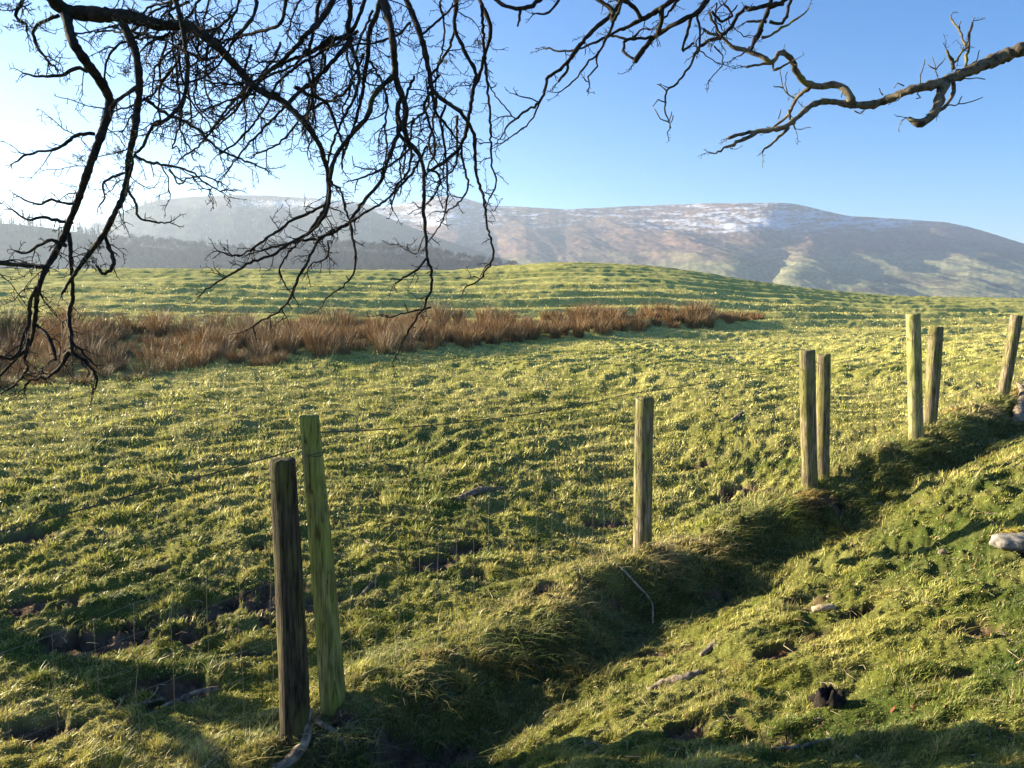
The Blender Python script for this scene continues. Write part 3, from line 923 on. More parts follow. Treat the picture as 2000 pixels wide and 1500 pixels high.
def far_woods():
    # bare broadleaved trees: trunk + many fine upswept twigs, in one far-off mass
    parts = []
    nr, nt = VN.shape[:2]
    base = 60
    pos = []
    for _ in range(760):
        u = rng.uniform(215, 1010)
        ti = int(rng.choice([59, 58, 56, 53, 50, 46, 42, 38, 34]))
        j = int(np.clip(np.interp(u, uN, np.arange(nt)), 0, nt - 1))
        pos.append((VN[ti, j], u, ti))
    pos.sort(key=lambda q: -q[0][1])
    for p, u, ti in pos:
        H = rng.uniform(10.5, 16) * (1.0 if u < 850 else max(0.35, 1 - (u - 850) / 220.0))
        if 430 < u < 520: H *= 0.8
        n = 210
        # crown: points in an ellipsoid, twigs pointing outward
        a_ = rng.uniform(0, 2 * math.pi, n); ph = np.arccos(rng.uniform(-0.55, 1, n)); q = rng.uniform(0.25, 1, n) ** 0.6
        dx, dy, dz = np.sin(ph) * np.cos(a_), np.sin(ph) * np.sin(a_), np.cos(ph)
        cx, cy, czz = p[0] + dx * q * H * 0.40, p[1] + dy * q * H * 0.40, p[2] + H * 0.60 + dz * q * H * 0.38
        L = rng.uniform(1.3, 2.6, n)
        c = np.array([0.085, 0.068, 0.05]) * rng.uniform(0.6, 1.3) * rng.uniform(0.7, 1.3, (n, 1))
        tip = np.stack([cx + dx * L, cy + dy * L, czz + (dz + 0.6) * L], -1)
        b0 = np.stack([cx, cy, czz], -1)
        sd = np.stack([-np.sin(a_), np.cos(a_), rng.normal(0, 0.3, n)], -1) * rng.uniform(0.14, 0.34, (n, 1))
        V = np.stack([b0 - sd, b0 + sd, tip], 1).reshape(-1, 3)
        b = np.arange(n) * 3
        parts.append((V, [np.stack([b, b + 1, b + 2], -1)], np.repeat(c, 3, 0)))
        # trunk and limbs
        m = 7
        a2 = rng.uniform(0, 2 * math.pi, m)
        t0 = np.tile(p + np.array([0, 0, H * 0.22]), (m, 1)); t0[0] = p - np.array([0, 0, 1.0])
        t1 = p + np.stack([np.cos(a2) * H * 0.25, np.sin(a2) * H * 0.25, np.full(m, H * 0.75)], -1)
        w_ = np.full((m, 1), 0.16); w_[0] = 0.28
        sd = np.array([1.0, 0, 0]) * w_
        V = np.stack([t0 - sd, t0 + sd, t1], 1).reshape(-1, 3)
        b = np.arange(m) * 3
        parts.append((V, [np.stack([b, b + 1, b + 2], -1)], np.full((m * 3, 3), 0.06)))
    V, F, C = merge(parts)
    o = mesh_np("woodland", V, F, M_wood, None, C, smooth=False)
    tag(o, "far-off bare winter wood along the hillside behind the field", "woodland", kind="stuff")
    # conifers on the left skyline
    parts = []
    spots = [(rng.uniform(-350, 215), 59 - int(rng.integers(0, 7)), VN, uN, 1.0) for _ in range(190)]
    nL = VL.shape[0] - 13
    spots += [(rng.uniform(150, 330), 119 - int(rng.integers(0, 10)), VL, uL, 1.7) for _ in range(120)]
    for u, ti, VV, uu, sc in spots:
        j = int(np.clip(np.interp(u, uu, np.arange(VV.shape[1])), 0, VV.shape[1] - 1))
        p = VV[ti, j]
        H = rng.uniform(9, 20) * sc * (0.6 if sc > 1 else 1)
        n = 90
        t = rng.uniform(0.08, 1, n); a_ = rng.uniform(0, 2 * math.pi, n)
        Rr = H * 0.20 * (1 - t) + 0.15
        b0 = np.stack([p[0] + 0 * t, p[1] + 0 * t, p[2] + H * t], -1)
        tip = b0 + np.stack([np.cos(a_) * Rr, np.sin(a_) * Rr, -0.35 * Rr], -1)
        sd = np.stack([-np.sin(a_) * 0.3, np.cos(a_) * 0.3, np.full(n, 0.55)], -1) * sc
        V = np.stack([b0 - sd, b0 + sd, tip], 1).reshape(-1, 3)
        b = np.arange(n) * 3
        parts.append((V, [np.stack([b, b + 1, b + 2], -1)], np.full((n * 3, 3), 0.025) * np.array([0.8, 1.1, 0.7])))
    V, F, C = merge(parts)
    o = mesh_np("conifer_wood", V, F, M_wood, None, C, smooth=False)
    tag(o, "hazy conifer plantation on the left skyline", "woodland", kind="stuff")


far_woods()


# ------------------------------------------------------------------ the fence
def build_fence():
    root = empty("wire_fence", tuple(feet[2]))
    tag(root, "stock fence of round wooden posts with a slack top wire and netting crossing the slope", "fence")
    inv = -feet[2]

    def post(foot, top, rt, rf, mat, label, ragged=0.3, seed=0):
        nS, nR = 26, 46
        ax = top - foot
        H = np.linalg.norm(ax); ax = ax / H
        sx = np.array([1, 0, 0]) - ax * ax[0]; sx /= np.linalg.norm(sx); sy = np.cross(ax, sx)
        t = np.linspace(-0.3 / H, 1, nR)
        th = np.arange(nS) * 2 * math.pi / nS
        T, TH = np.meshgrid(t, th, indexing='ij')
        r = rf + (rt - rf) * np.clip(T, 0, 1)
        r = r * (1 + 0.035 * noise(np.cos(TH) * 1.3 + seed, T * 4 + np.sin(TH) * 1.3, 400 + seed) + 0.05 * noise(np.cos(TH) * 2.6 + seed * 3, np.sin(TH) * 2.6 + T * 0.8, 410 + seed))
        # flat hewn side
        r = r * (1 - 0.05 * np.exp(-((np.cos(TH - 2.2 - seed) - 1) / 0.25) ** 2))
        bow = 0.006 * np.sin(T * 3 + seed)
        P0 = foot + ax * (T * H)[..., None] + sx * (r * np.cos(TH) + bow)[..., None] + sy * (r * np.sin(TH))[..., None]
        P0[-1] += ax * (0.012 * ragged * rng.uniform(-1, 1, nS))[:, None]
        rows = [P0[-1] * 0.0 + (P0[-1] - top) * k + top + ax * dz for k, dz in ((0.93, 0.004), (0.55, 0.006 + 0.004 * ragged))]
        V = np.concatenate([P0.reshape(-1, 3)] + rows + [(top + ax * 0.006)[None]])
        tot = nR + 2
        i = np.arange(tot - 1)[:, None] * nS; j = np.arange(nS)[None, :]; j2 = (j + 1) % nS
        Q = np.stack([i + j, i + j2, i + nS + j2, i + nS + j], -1).reshape(-1, 4)
        jj = np.arange(nS)
        Tt = np.stack([(tot - 1) * nS + jj, (tot - 1) * nS + (jj + 1) % nS, np.full(nS, len(V) - 1)], -1)
        V = V - foot
        o = mesh_np("post", V, [Q, Tt], mat, root)
        o.location = foot + inv
        if label: o["label"] = label
        return o
    mats = {'dark': M_dark, 'green': M_green, 'old': M_old, 'pale': mat_wood("pale_post_wood", (0.14, 0.125, 0.05), (0.42, 0.36, 0.19), (0.30, 0.29, 0.10), 0.6)}
    for k, p in enumerate(POSTS):
        d = p[4] * 1.0 / 1500
        post(feet[k], tops[k], p[5] * d, p[6] * d, mats[p[7]], p[8], 1.0 if k in (2, 4) else 0.3, k)
    # moss and splinters on the ragged top
    tb = Tubes()
    for _ in range(16):
        a_ = rng.uniform(0, 6.28); r_ = rng.uniform(0.02, 0.065)
        q = tops[2] + np.array([math.cos(a_) * r_, math.sin(a_) * r_, 0])
        tb.add([q - [0, 0, .01], q + [rng.normal(0, .004), rng.normal(0, .004), rng.uniform(0.005, 0.02)]], [rng.uniform(.006, .012), .003], 5)
    o = tb.build("post_moss", M_moss, root); o.location = inv
    # one more post just outside the picture on the left, holding the wires
    f0 = FL[1] + np.array([0, 0, 0.0]); f0 = f0 + np.array([0, 0, base_h(np.array([f0[0]]), np.array([f0[1]]))[0] - f0[2]])
    post(f0, f0 + np.array([0.02, 0, 1.2]), 0.05, 0.055, M_old, None, 0.3, 12)
    f9 = FL[7] + np.array([0, 0, base_h(np.array([FL[7][0]]), np.array([FL[7][1]]))[0] - FL[7][2]])
    post(f9, f9 + np.array([0.05, 0, 1.1]), 0.055, 0.06, M_old, None, 0.3, 13)

    # top wire
    wires = Tubes()
    W = 0.0024
    fld = np.array([-0.78, 0.62, 0])      # towards the field

    def sag(a_, b_, s, n=14, kink=0.0):
        t = np.linspace(0, 1, n)[:, None]
        q = a_ * (1 - t) + b_ * t
        q[:, 2] -= (s * 4 * t * (1 - t))[:, 0]
        if kink: q += rng.normal(0, kink, q.shape) * (t * (1 - t) * 4)
        return q
    w2 = P(588, 882, 3.55) + fld * 0.05
    w2r = P(622, 846, 3.55) + fld * 0.02
    w3 = P(1243, 771, 5.8) + fld * 0.075
    w4 = P(1563, 716, 7.2) + fld * 0.06
    w4b = P(1620, 707, 7.4) + fld * 0.06
    w5 = P(1770, 656, 8.3) + fld * 0.06
    w5b = P(1840, 655, 8.8) + fld * 0.06
    w6 = P(1976, 636, 10.6) + fld * 0.05
    w0 = P(0, 1036, 2.46); w00 = w0 + (w0 - w2) * 1.3
    w00 = f0 + np.array([0, 0, 1.08]) + fld * 0.06
    for a_, b_, s in [(w00, w2, 0.02), (w2r, w3, 0.05), (w3, w4, 0.015), (w4, w4b, 0), (w4b, w5, 0.06), (w5, w5b, 0), (w5b, w6, 0.03), (w6, f9 + np.array([0, 0, 1.0]), 0.03)]:
        q = sag(a_, b_, s, 18, 0.0015)
        wires.add(q, np.full(len(q), W), 5, False)
        if s > 0:
            # second strand of the twisted line wire
            q2 = q + np.stack([0 * q[:, 0], 0 * q[:, 0], 0.003 * np.sin(np.arange(len(q)) * 2.0)], -1)
            wires.add(q2, np.full(len(q), W * 0.8), 4, False)
    # loops around the green post
    axp = (tops[1] - feet[1]); H2 = np.linalg.norm(axp); axp /= H2
    for frac, tilt in ((0.875, 0.02), (0.885, -0.012)):
        c = feet[1] + axp * H2 * frac
        an = np.linspace(0, 2 * math.pi, 25)
        rr = 0.0495
        q = c + np.stack([np.cos(an) * rr, np.sin(an) * rr, tilt * np.cos(an + 0.6)], -1)
        wires.add(q, np.full(25, 0.002), 5, False)
    o = wires.build("line_wire", M_line, root); o.location = inv

    # netting
    net = Tubes()
    keyp = [f0 + 0, (feet[0] + feet[1]) / 2 - [0.02, 0, 0], feet[2], (feet[3] + feet[4]) / 2, (feet[5] + feet[6]) / 2, feet[7], f9]
    keyp = [np.array(k) + fld * 0.07 for k in keyp]
    rows = [0.03, 0.13, 0.24, 0.35, 0.47, 0.60, 0.74, 0.88]
    R0 = 0.0008
    for k in range(len(keyp) - 1):
        a_, b_ = keyp[k], keyp[k + 1]
        L = np.linalg.norm((b_ - a_)[:2]); n = max(3, int(L / 0.15))
        t = np.linspace(0, 1, n + 1)
        x = a_[0] + (b_[0] - a_[0]) * t; y = a_[1] + (b_[1] - a_[1]) * t
        g = base_h(x, y)
        lin = a_[2] + (b_[2] - a_[2]) * t
        g = np.maximum(g, lin * 0.5 + g * 0.5)
        bul = 0.06 * np.sin(t * math.pi) * noise(t * 3 + k, t * 0 + 2, 500)
        grid = np.zeros((len(rows), n + 1, 3))
        squash = 1 - 0.22 * np.sin(t * math.pi) * (0.4 + 0.6 * abs(noise(t * 2.2 + k * 3, t * 0 + 7, 501)) * 2)
        for ri, h in enumerate(rows):
            jx = 0.012 * noise(t * n * 0.6, t * 0 + ri * 0.9, 502 + k)
            grid[ri] = np.stack([x + fld[0] * bul * math.sin(h * 3) + jx, y + fld[1] * bul * math.sin(h * 3), g + h * squash + 0.012 * noise(t * n * 0.45 + 9, t * 0 + ri * 0.7, 503 + k)], -1)
        for ri in range(len(rows)):
            net.add(grid[ri], np.full(n + 1, 0.0011 if ri in (0, 7) else R0), 4, False)
        for c in range(n + 1):
            net.add(grid[:, c], np.full(len(rows), R0), 4, False)
    o = net.build("netting", M_wire, root); o.location = inv


build_fence()


# ------------------------------------------------------------------ overhanging tree
def catmull(pts, step):
    pts = np.asarray(pts, float)
    if len(pts) == 2:
        n = max(2, int(np.linalg.norm(pts[1][:2] - pts[0][:2]) / step) + 1)
        t = np.linspace(0, 1, n)[:, None]
        return pts[0] * (1 - t) + pts[1] * t
    p = np.vstack([2 * pts[0] - pts[1], pts, 2 * pts[-1] - pts[-2]])
    out = []
    for i in range(1, len(p) - 2):
        L = np.linalg.norm(p[i + 1][:2] - p[i][:2]); n = max(1, int(L / step))
        for k in range(n):
            t = k / n
            out.append(0.5 * ((2 * p[i]) + (-p[i - 1] + p[i + 1]) * t + (2 * p[i - 1] - 5 * p[i] + 4 * p[i + 1] - p[i + 2]) * t * t + (-p[i - 1] + 3 * p[i] - 3 * p[i + 1] + p[i + 2]) * t ** 3))
    out.append(p[-2])
    return np.array(out)


PLACED = []   # (u, v, depth)


def near_depth(u, v, default):
    if not PLACED: return default
    A_ = np.concatenate(PLACED)
    d = np.hypot(A_[:, 0] - u, A_[:, 1] - v)
    k = np.argmin(d)
    return A_[k, 2] if d[k] < 22 else default


def rotv(v, ax, an):
    ax = ax / np.linalg.norm(ax)
    return v * math.cos(an) + np.cross(ax, v) * math.sin(an) + ax * np.dot(ax, v) * (1 - math.cos(an))


VIEW = np.array([0.0, 1.0, 0.0])


def twig(tb, p, d, L, r, level, droop=0.25, sides=4):
    """crooked spur-bearing twig"""
    step = 0.020 if level == 0 else 0.014 if level == 1 else 0.010
    n = max(3, int(L / step) + 1)
    pts = [p]; cur = d / np.linalg.norm(d)
    sgn = rng.choice([-1, 1]) * 0.16
    for i in range(n - 1):
        cur = cur + rng.normal(0, 0.30 if level < 2 else 0.38, 3) * np.array([1, 0.55, 1])
        cur[2] -= droop * 0.12
        cur = rotv(cur, VIEW, sgn * rng.uniform(-0.2, 1.0))
        if rng.uniform() < 0.14: sgn = -sgn
        cur /= np.linalg.norm(cur)
        pts.append(pts[-1] + cur * L / (n - 1))
    pts = np.array(pts)
    rad = r * (1 - 0.55 * np.linspace(0, 1, n)) * rng.uniform(0.85, 1.2, n)
    rad[-1] = max(rad[-1], 0.0009) * 1.1
    tb.add(pts, rad, sides if level < 2 else 3, False)
    if level >= 2: return
    gap = 0.020 if level == 0 else 0.017
    s = rng.uniform(0.3, 1) * gap
    seg = L / (n - 1)
    while s < L:
        i = min(n - 2, int(s / seg))
        t = pts[i + 1] - pts[i]; t /= np.linalg.norm(t)
        sd = rotv(t, VIEW, rng.choice([-1, 1]) * rng.uniform(0.6, 1.25)) + np.array([0, rng.normal(0, 0.35), 0])
        q = pts[i] + (pts[i + 1] - pts[i]) * ((s / seg) - i if i < n - 1 else 0)
        if level == 0:
            if rng.uniform() < 0.62:
                twig(tb, q, sd, rng.uniform(0.02, 0.085) * (1.15 - 0.5 * s / L), max(0.0013, r * 0.6), 1, droop * 0.5)
            else:
                twig(tb, q, sd, rng.uniform(0.007, 0.02), max(0.0013, r * 0.6), 2, 0)
        else:
            twig(tb, q, sd, rng.uniform(0.006, 0.022), max(0.0011, r * 0.75), 2, 0)
        s += gap * rng.uniform(0.5, 1.6)


def branch(tree, uv, rpx, d0=None, dslope=0.0, dens=22, tl=(0.06, 0.22), mat=None, knob=0.10, label=None, droop=0.6, into=None, lead=None, tw_r=0.0022, sparse_top=0, upbias=0.0, name="branch"):
    uv = np.asarray(uv, float)
    dd = near_depth(uv[0, 0], uv[0, 1], 2.75 + rng.normal(0, 0.16)) if d0 is None else d0
    cum = np.concatenate([[0], np.cumsum(np.hypot(*np.diff(uv, axis=0).T))])
    nz = rng.uniform(0, 50)
    dep = dd + dslope * cum / 300.0 + 0.10 * (noise(cum * 0.008 + nz, cum * 0 + 1, 600) - noise(np.array([nz]), np.array([1.0]), 600)[0])
    rp = np.interp(cum, np.linspace(0, cum[-1], len(rpx)), rpx)
    ctlp = np.column_stack([uv, dep, rp])
    s = catmull(ctlp, 6.5)
    jit = rng.normal(0, 0.8, (len(s), 2)) * np.clip(4.0 / np.maximum(s[:, 3:4], 2), 0.3, 1.4)
    s[1:-1, :2] += jit[1:-1]
    PLACED.append(s[:, :3])
    pts = P(s[:, 0], s[:, 1], s[:, 2])
    rad = np.maximum(0.6, s[:, 3]) * s[:, 2] / 1500.0
    rad = rad * (1 + knob * rng.normal(0, 1, len(rad)).clip(-1.2, 2.2))
    wood = into or Tubes()
    if lead is not None:
        lp = np.asarray(lead, float)
        m = catmull(np.column_stack([np.vstack([lp, pts[:1]])[:, [0, 2, 1]], np.linspace(rad[0] * 1.25, rad[0], len(lp) + 1)]), 0.12)
        q = m[:, [0, 2, 1]][:-1]
        pts2 = np.vstack([q, pts]); rad2 = np.concatenate([m[:-1, 3], rad])
    else:
        pts2, rad2 = pts, rad
    big = rad2.max() > 0.012
    if big and mat is None: rad2 = rad2 * 0.80
    wood.add(pts2, rad2, 10 if big else 6, True, rough=0.07 if big else 0.0)
    # knots / spur stubs
    segl = np.linalg.norm(np.diff(pts, axis=0), axis=1); S = np.concatenate([[0], np.cumsum(segl)])
    L = S[-1]
    tb = wood
    k = 0
    s_ = rng.uniform(0, 1) / max(dens, 1)
    while s_ < L and dens > 0:
        i = min(len(segl) - 1, np.searchsorted(S, s_) - 1 if s_ > 0 else 0)
        i = max(i, 0)
        t = pts[i + 1] - pts[i]; t /= np.linalg.norm(t)
        fr = s_ / L
        sd = rotv(t, VIEW, rng.choice([-1, 1]) * rng.uniform(0.55, 1.35)) + np.array([0, rng.normal(0, 0.45), upbias])
        q = pts[i]
        if rng.uniform() < 0.55:
            twig(tb, q, sd, rng.uniform(*tl) * (1.1 - 0.6 * fr), tw_r * rng.uniform(0.75, 1.2), 0, droop)
        else:
            twig(tb, q, sd, rng.uniform(0.015, 0.05), 0.0020, 1, 0.1)
        s_ += rng.uniform(0.4, 1.6) / dens
        k += 1
    # forked tip
    if dens > 0:
        for _ in range(2):
            t = pts[-1] - pts[-3]
            twig(tb, pts[-1], rotv(t / np.linalg.norm(t), VIEW, rng.uniform(-0.6, 0.6)), rng.uniform(0.03, 0.09), 0.0018, 1, 0.3)
    if into is not None: return pts
    o = wood.build(name, mat or M_bark, tree)
    if label: o["label"] = label
    return pts


tree = empty("overhanging_tree", (0, 0, 0))
tag(tree, "bare old hawthorn whose backlit crooked boughs hang across the top of the view", "tree")

# out-of-frame frame of the tree: unseen trunk sited for its shadow, three boughs overhead
GT = np.array([-5.7, 5.40]); gz = base_h(np.array([GT[0]]), np.array([GT[1]]))[0]
trunk = Tubes()
tp = catmull(np.array([[-5.7, 5.40, gz - 0.2, .17], [-5.72, 5.42, gz + 0.4, .125], [-5.66, 5.39, gz + 1.2, .115], [-5.7, 5.40, gz + 2.0, .11], [-5.55, 5.3, gz + 2.9, .11]])[:, [0, 2, 1, 3]], 0.2)
trunk.add(tp[:, [0, 2, 1]], tp[:, 3], 16, True, rough=0.06)
trunk.build("trunk", M_bark, tree)
bough = Tubes()
CR = np.array([-5.55, 5.3, gz + 2.85])
BOUGHS = [
    [CR, (-4.2, 4.6, gz + 3.5), (-2.6, 3.4, gz + 3.6), P(60, -60, 2.65)],
    [CR, (-4.0, 5.2, gz + 4.2), (-2.0, 4.4, 4.3), (-0.6, 3.2, 3.85), (0.3, 2.9, 3.65), (1.1, 3.2, 3.55)],
    [(-2.0, 4.4, 4.3), (0.2, 4.2, 4.6), (2.4, 3.8, 4.2), (3.1, 3.5, 3.75), P(2120, 60, 3.3)],
]
for bi, bp in enumerate(BOUGHS):
    bp = np.array(bp, float)
    rr_ = [np.array([.09, .07, .055, .036]), np.array([.095, .08, .06, .05, .035, .02]), np.array([.06, .055, .05, .042, .032])][bi]
    m = catmull(np.column_stack([bp[:, [0, 2, 1]], rr_]), 0.15)
    bough.add(m[:, [0, 2, 1]], m[:, 3], 12, True, rough=0.06)
# unseen boughs added near the trunk on the left to throw dappled shade
for k in range(14):
    h0 = rng.uniform(2.75, 3.1) if k > 2 else rng.uniform(0.7, 1.0); an = rng.uniform(1.2, 5.6)
    q = np.array([-5.65, 5.4, gz + h0]); cur = np.array([math.cos(an), math.sin(an), rng.uniform(0.2, 0.8) if k > 2 else 0.0])
    pts_ = [q]
    for j in range(12):
        cur = cur + rng.normal(0, 0.25, 3); cur[2] = max(cur[2], 0.05)
        cur /= np.linalg.norm(cur)
        nq = pts_[-1] + cur * 0.17
        if nq[0] > -0.80 * nq[1]: cur[0] = -abs(cur[0]); nq = pts_[-1] + cur * 0.17
        pts_.append(nq)
    bough.add(np.array(pts_), np.linspace(rng.uniform(0.03, 0.055), 0.008, 13), 6, True)
    for j in range(2, 13):
        for _ in range(2):
            twig(bough, pts_[j], rng.normal(0, 1, 3), rng.uniform(0.2, 0.5), 0.005, 0, 0.5)
bough.build("bough", M_bark, tree)


def topuv(u, d=3.0, up=260):
    return P(u, -up, d)


B = lambda *a_, **k: branch(tree, *a_, **k)
# main limb and the hanging branches on the left
B([(70, -40), (95, -10), (130, 21), (190, 28), (250, 32), (310, 48), (360, 50), (392, 64), (430, 96), (470, 140), (500, 172), (525, 185), (555, 200), (590, 235), (620, 275), (633, 310), (641, 345), (643, 390), (628, 430), (598, 460)],
  [15, 15, 16, 15, 13, 11, 9, 8, 7.5, 6.5, 5.5, 4.5, 3], d0=2.65, dens=26, lead=[P(60, -60, 2.65)], label="thick mossy bough sweeping down from the top left")
B([(128, 22), (138, 70), (150, 95), (175, 130), (200, 165), (214, 198), (208, 232), (195, 270), (175, 325), (160, 370), (143, 415), (125, 460), (105, 500), (90, 525), (76, 560), (70, 600), (66, 640), (58, 672), (32, 700), (0, 735)],
  [12, 11.5, 11, 10.5, 9, 8.5, 8, 7, 6.5, 5.5, 4, 2.5], dens=17, tl=(0.08, 0.26))
B([(72, 560), (58, 590), (58, 625), (50, 650), (36, 690), (20, 700), (-20, 690)], [3.5, 4, 4, 3], dens=20)
B([(240, 45), (260, 88), (270, 130), (272, 180), (268, 220), (262, 260), (251, 310), (248, 350), (238, 390), (222, 420), (205, 455), (190, 475), (165, 508), (142, 540), (120, 575)],
  [10, 9, 8, 7.5, 7, 6.5, 6, 5, 3], dens=19, tl=(0.07, 0.24))
B([(135, 455), (140, 520), (142, 580), (135, 615), (140, 660), (142, 690), (165, 705), (182, 725), (190, 745), (180, 770)], [4.5, 4, 4, 3.5, 2], dens=24, tl=(0.05, 0.16))
B([(142, 670), (160, 685), (172, 700), (184, 712)], [3, 2], dens=30)
B([(72, 635), (92, 655), (103, 680), (108, 700), (97, 705)], [3.5, 4.5, 3], dens=22)
B([(-60, 505), (0, 514), (45, 518), (90, 521)], [5.5, 5, 4.5], d0=2.5, dens=12)
B([(56, 660), (50, 700), (52, 722), (30, 750), (-10, 775)], [4, 2.5, 1.5], dens=24, tl=(.05, .14))
B([(135, 690), (118, 715), (95, 735), (60, 742), (48, 758)], [4, 3, 2], dens=16)
B([(270, 168), (250, 183), (235, 192), (215, 212)], [4, 3.5, 3], dens=8)
B([(205, 455), (210, 475), (218, 495), (222, 515), (205, 535), (190, 520)], [4, 4.5, 3], dens=34, tl=(0.03, 0.09))
B([(170, 140), (150, 132), (128, 145), (105, 148), (75, 150), (45, 143)], [4, 3, 1.8], dens=26)
B([(185, 262), (150, 265), (120, 285), (95, 295), (60, 300), (28, 317)], [3.5, 2.8, 1.6], dens=24)
B([(150, 400), (120, 395), (95, 390), (75, 400), (40, 385)], [3, 2.4, 1.6], dens=18)
B([(140, 435), (110, 430), (80, 425), (55, 430), (25, 410)], [4, 3, 1.8], dens=30)
B([(130, 480), (100, 470), (75, 480), (50, 495), (30, 490)], [4, 3, 2], dens=26)
B([(250, 335), (220, 345), (200, 360), (205, 385), (195, 400)], [2.6, 2, 1.4], dens=26)
B([(246, 365), (265, 400), (272, 425), (300, 434), (330, 434)], [2.8, 2.4, 1.6], dens=12, tl=(.03, .07))
B([(115, 30), (90, 40), (65, 60), (75, 95), (95, 120), (110, 135)], [3.5, 3, 2], dens=34)
B([(60, -20), (40, 10), (30, 30), (50, 50), (52, 62)], [4, 3.5, 2.5], dens=44, tl=(.03, .1))
B([(335, -20), (352, 30), (361, 80), (366, 130), (364, 172), (352, 205), (335, 225), (315, 240), (295, 250), (280, 285), (262, 305), (254, 345)], [5.5, 5, 4.5, 4.5, 4, 3.5, 3, 3], d0=2.5, dens=20)
B([(358, 190), (352, 240), (345, 265), (335, 290), (345, 285)], [2.4, 2, 1.4], dens=20)
B([(280, 192), (322, 220), (375, 245), (413, 280), (445, 300), (472, 311), (515, 329)], [3.4, 3, 2.5, 1.6], dens=26)
B([(262, 300), (275, 310), (300, 318), (335, 325), (360, 330), (380, 340), (420, 370), (450, 372)], [3, 2.4, 1.8, 1.4], dens=28)
B([(330, 330), (350, 360), (365, 350), (400, 345), (430, 355)], [1.8, 1.5, 1.2], dens=26)
# mass under the top edge, middle left
B([(665, -30), (650, 0), (628, 38), (600, 66), (565, 105), (520, 145), (480, 190), (440, 225), (400, 268)], [8, 7, 6, 5, 3.5, 2.5, 2.2, 1.8], d0=2.95, dens=30, lead=[(-0.6, 2.3, 3.7), topuv(690)])
B([(745, -10), (735, 30), (722, 60), (718, 110), (712, 150), (705, 195), (690, 250), (672, 300), (668, 330)], [6.5, 6, 5, 4, 3, 2.2], d0=3.0, dens=26, lead=[(-0.6, 2.4, 3.75), topuv(750)])
B([(716, -10), (700, 35), (683, 65), (650, 78), (615, 100), (560, 120), (500, 158), (460, 215)], [4, 4, 3.4, 3, 2.4, 1.8], d0=2.9, dens=30, lead=[(-0.6, 2.4, 3.75), topuv(730)])
B([(682, -10), (684, 30), (680, 70), (700, 130), (695, 180), (680, 215), (655, 265), (640, 320)], [5, 4, 3, 2.5, 2], d0=2.85, dens=26)
B([(625, -10), (618, 40), (604, 100), (612, 160), (602, 215), (590, 255)], [3.5, 3, 2], d0=3.0, dens=28)
B([(560, -10), (548, 45), (505, 62), (455, 75), (400, 95)], [4, 3, 1.8], dens=30)
B([(497, -15), (500, 20), (480, 50), (450, 90), (430, 120), (400, 150), (350, 165)], [4, 3, 2, 1.6], dens=28)
B([(700, 60), (640, 95), (585, 125), (540, 165), (515, 215), (470, 270), (430, 300)], [3, 2.4, 1.8], dens=30)
B([(690, 75), (650, 120), (610, 160), (585, 178), (560, 205)], [5, 4, 3.5], dens=26)
B([(650, 70), (600, 105), (560, 118), (500, 120)], [3.5, 2.5, 1.8], dens=26)
B([(600, 165), (570, 195), (540, 225), (505, 262), (470, 300), (440, 340)], [3, 2.4, 1.5], dens=26)
B([(690, 160), (660, 190), (620, 205), (585, 235), (545, 280), (500, 300)], [3, 2.4, 1.5], dens=28)
B([(575, 170), (605, 185), (635, 200), (655, 240), (670, 285), (668, 310)], [4, 3, 2], dens=24)
B([(475, 165), (440, 164), (410, 160), (395, 150), (370, 125)], [2.4, 1.8, 1.3], dens=26)
B([(500, 182), (465, 190), (435, 200), (400, 215), (370, 232)], [2.4, 1.8, 1.2], dens=26)
# the strong middle stems
B([(745, -20), (750, 5), (761, 42), (768, 88), (771, 130), (773, 152), (785, 189), (794, 217), (789, 245), (796, 273), (817, 301), (827, 332), (828, 375), (828, 420), (832, 465), (834, 500), (842, 530), (842, 560), (835, 585), (820, 612), (803, 640), (788, 664), (778, 688)],
  [9.5, 9, 8.5, 8, 7, 6, 5.5, 5, 4.5, 4, 3.5, 3.5, 3, 2.5, 1.5], d0=2.7, dens=12, tl=(.05, .16), lead=[(-0.7, 2.2, 3.75), topuv(740, 2.8)], label="long drooping branch reaching down over the rushes")
B([(771, 147), (750, 165), (729, 189), (717, 228), (692, 257), (664, 292), (650, 320), (645, 350)], [6.5, 6, 6, 5.5, 5, 4.5], dens=16)
B([(785, 189), (775, 217), (782, 248), (768, 285), (752, 330), (743, 357), (708, 395), (684, 432), (650, 454), (610, 468), (560, 476), (510, 490)], [4.5, 4.5, 4, 3.5, 3, 3, 2.5, 2], dens=16)
B([(835, 285), (810, 330), (775, 370), (740, 400), (710, 415), (684, 434)], [2.5, 2.4, 2.4], dens=18)
B([(684, 436), (691, 467), (694, 510), (690, 535), (670, 560), (635, 584)], [2.6, 2.2, 1.5], dens=10, tl=(.03, .08))
B([(642, 355), (638, 397), (618, 435), (596, 458), (562, 478), (528, 500), (490, 512), (460, 530), (425, 550), (392, 575)], [4, 3.5, 3, 2.4, 1.6], dens=26, tl=(.05, .16))
B([(636, 400), (600, 418), (570, 430), (545, 450), (520, 465), (500, 480), (465, 500), (425, 490)], [3, 2.6, 2.2, 1.5], dens=26, tl=(.04, .12))
B([(655, 450), (622, 470), (602, 508), (583, 540), (568, 580), (547, 606), (517, 622), (488, 641)], [3.2, 3, 2.6, 1.8], dens=16, tl=(.04, .12))
B([(596, 458), (560, 500), (545, 530), (558, 560)], [2.2, 1.6], dens=26, tl=(.04, .12))
B([(640, 470), (642, 500), (628, 510), (612, 512), (600, 530)], [1.8, 1.4], dens=24, tl=(.03, .1))
B([(640, 350), (665, 372), (672, 400), (682, 428)], [2.4, 2.0], dens=20)
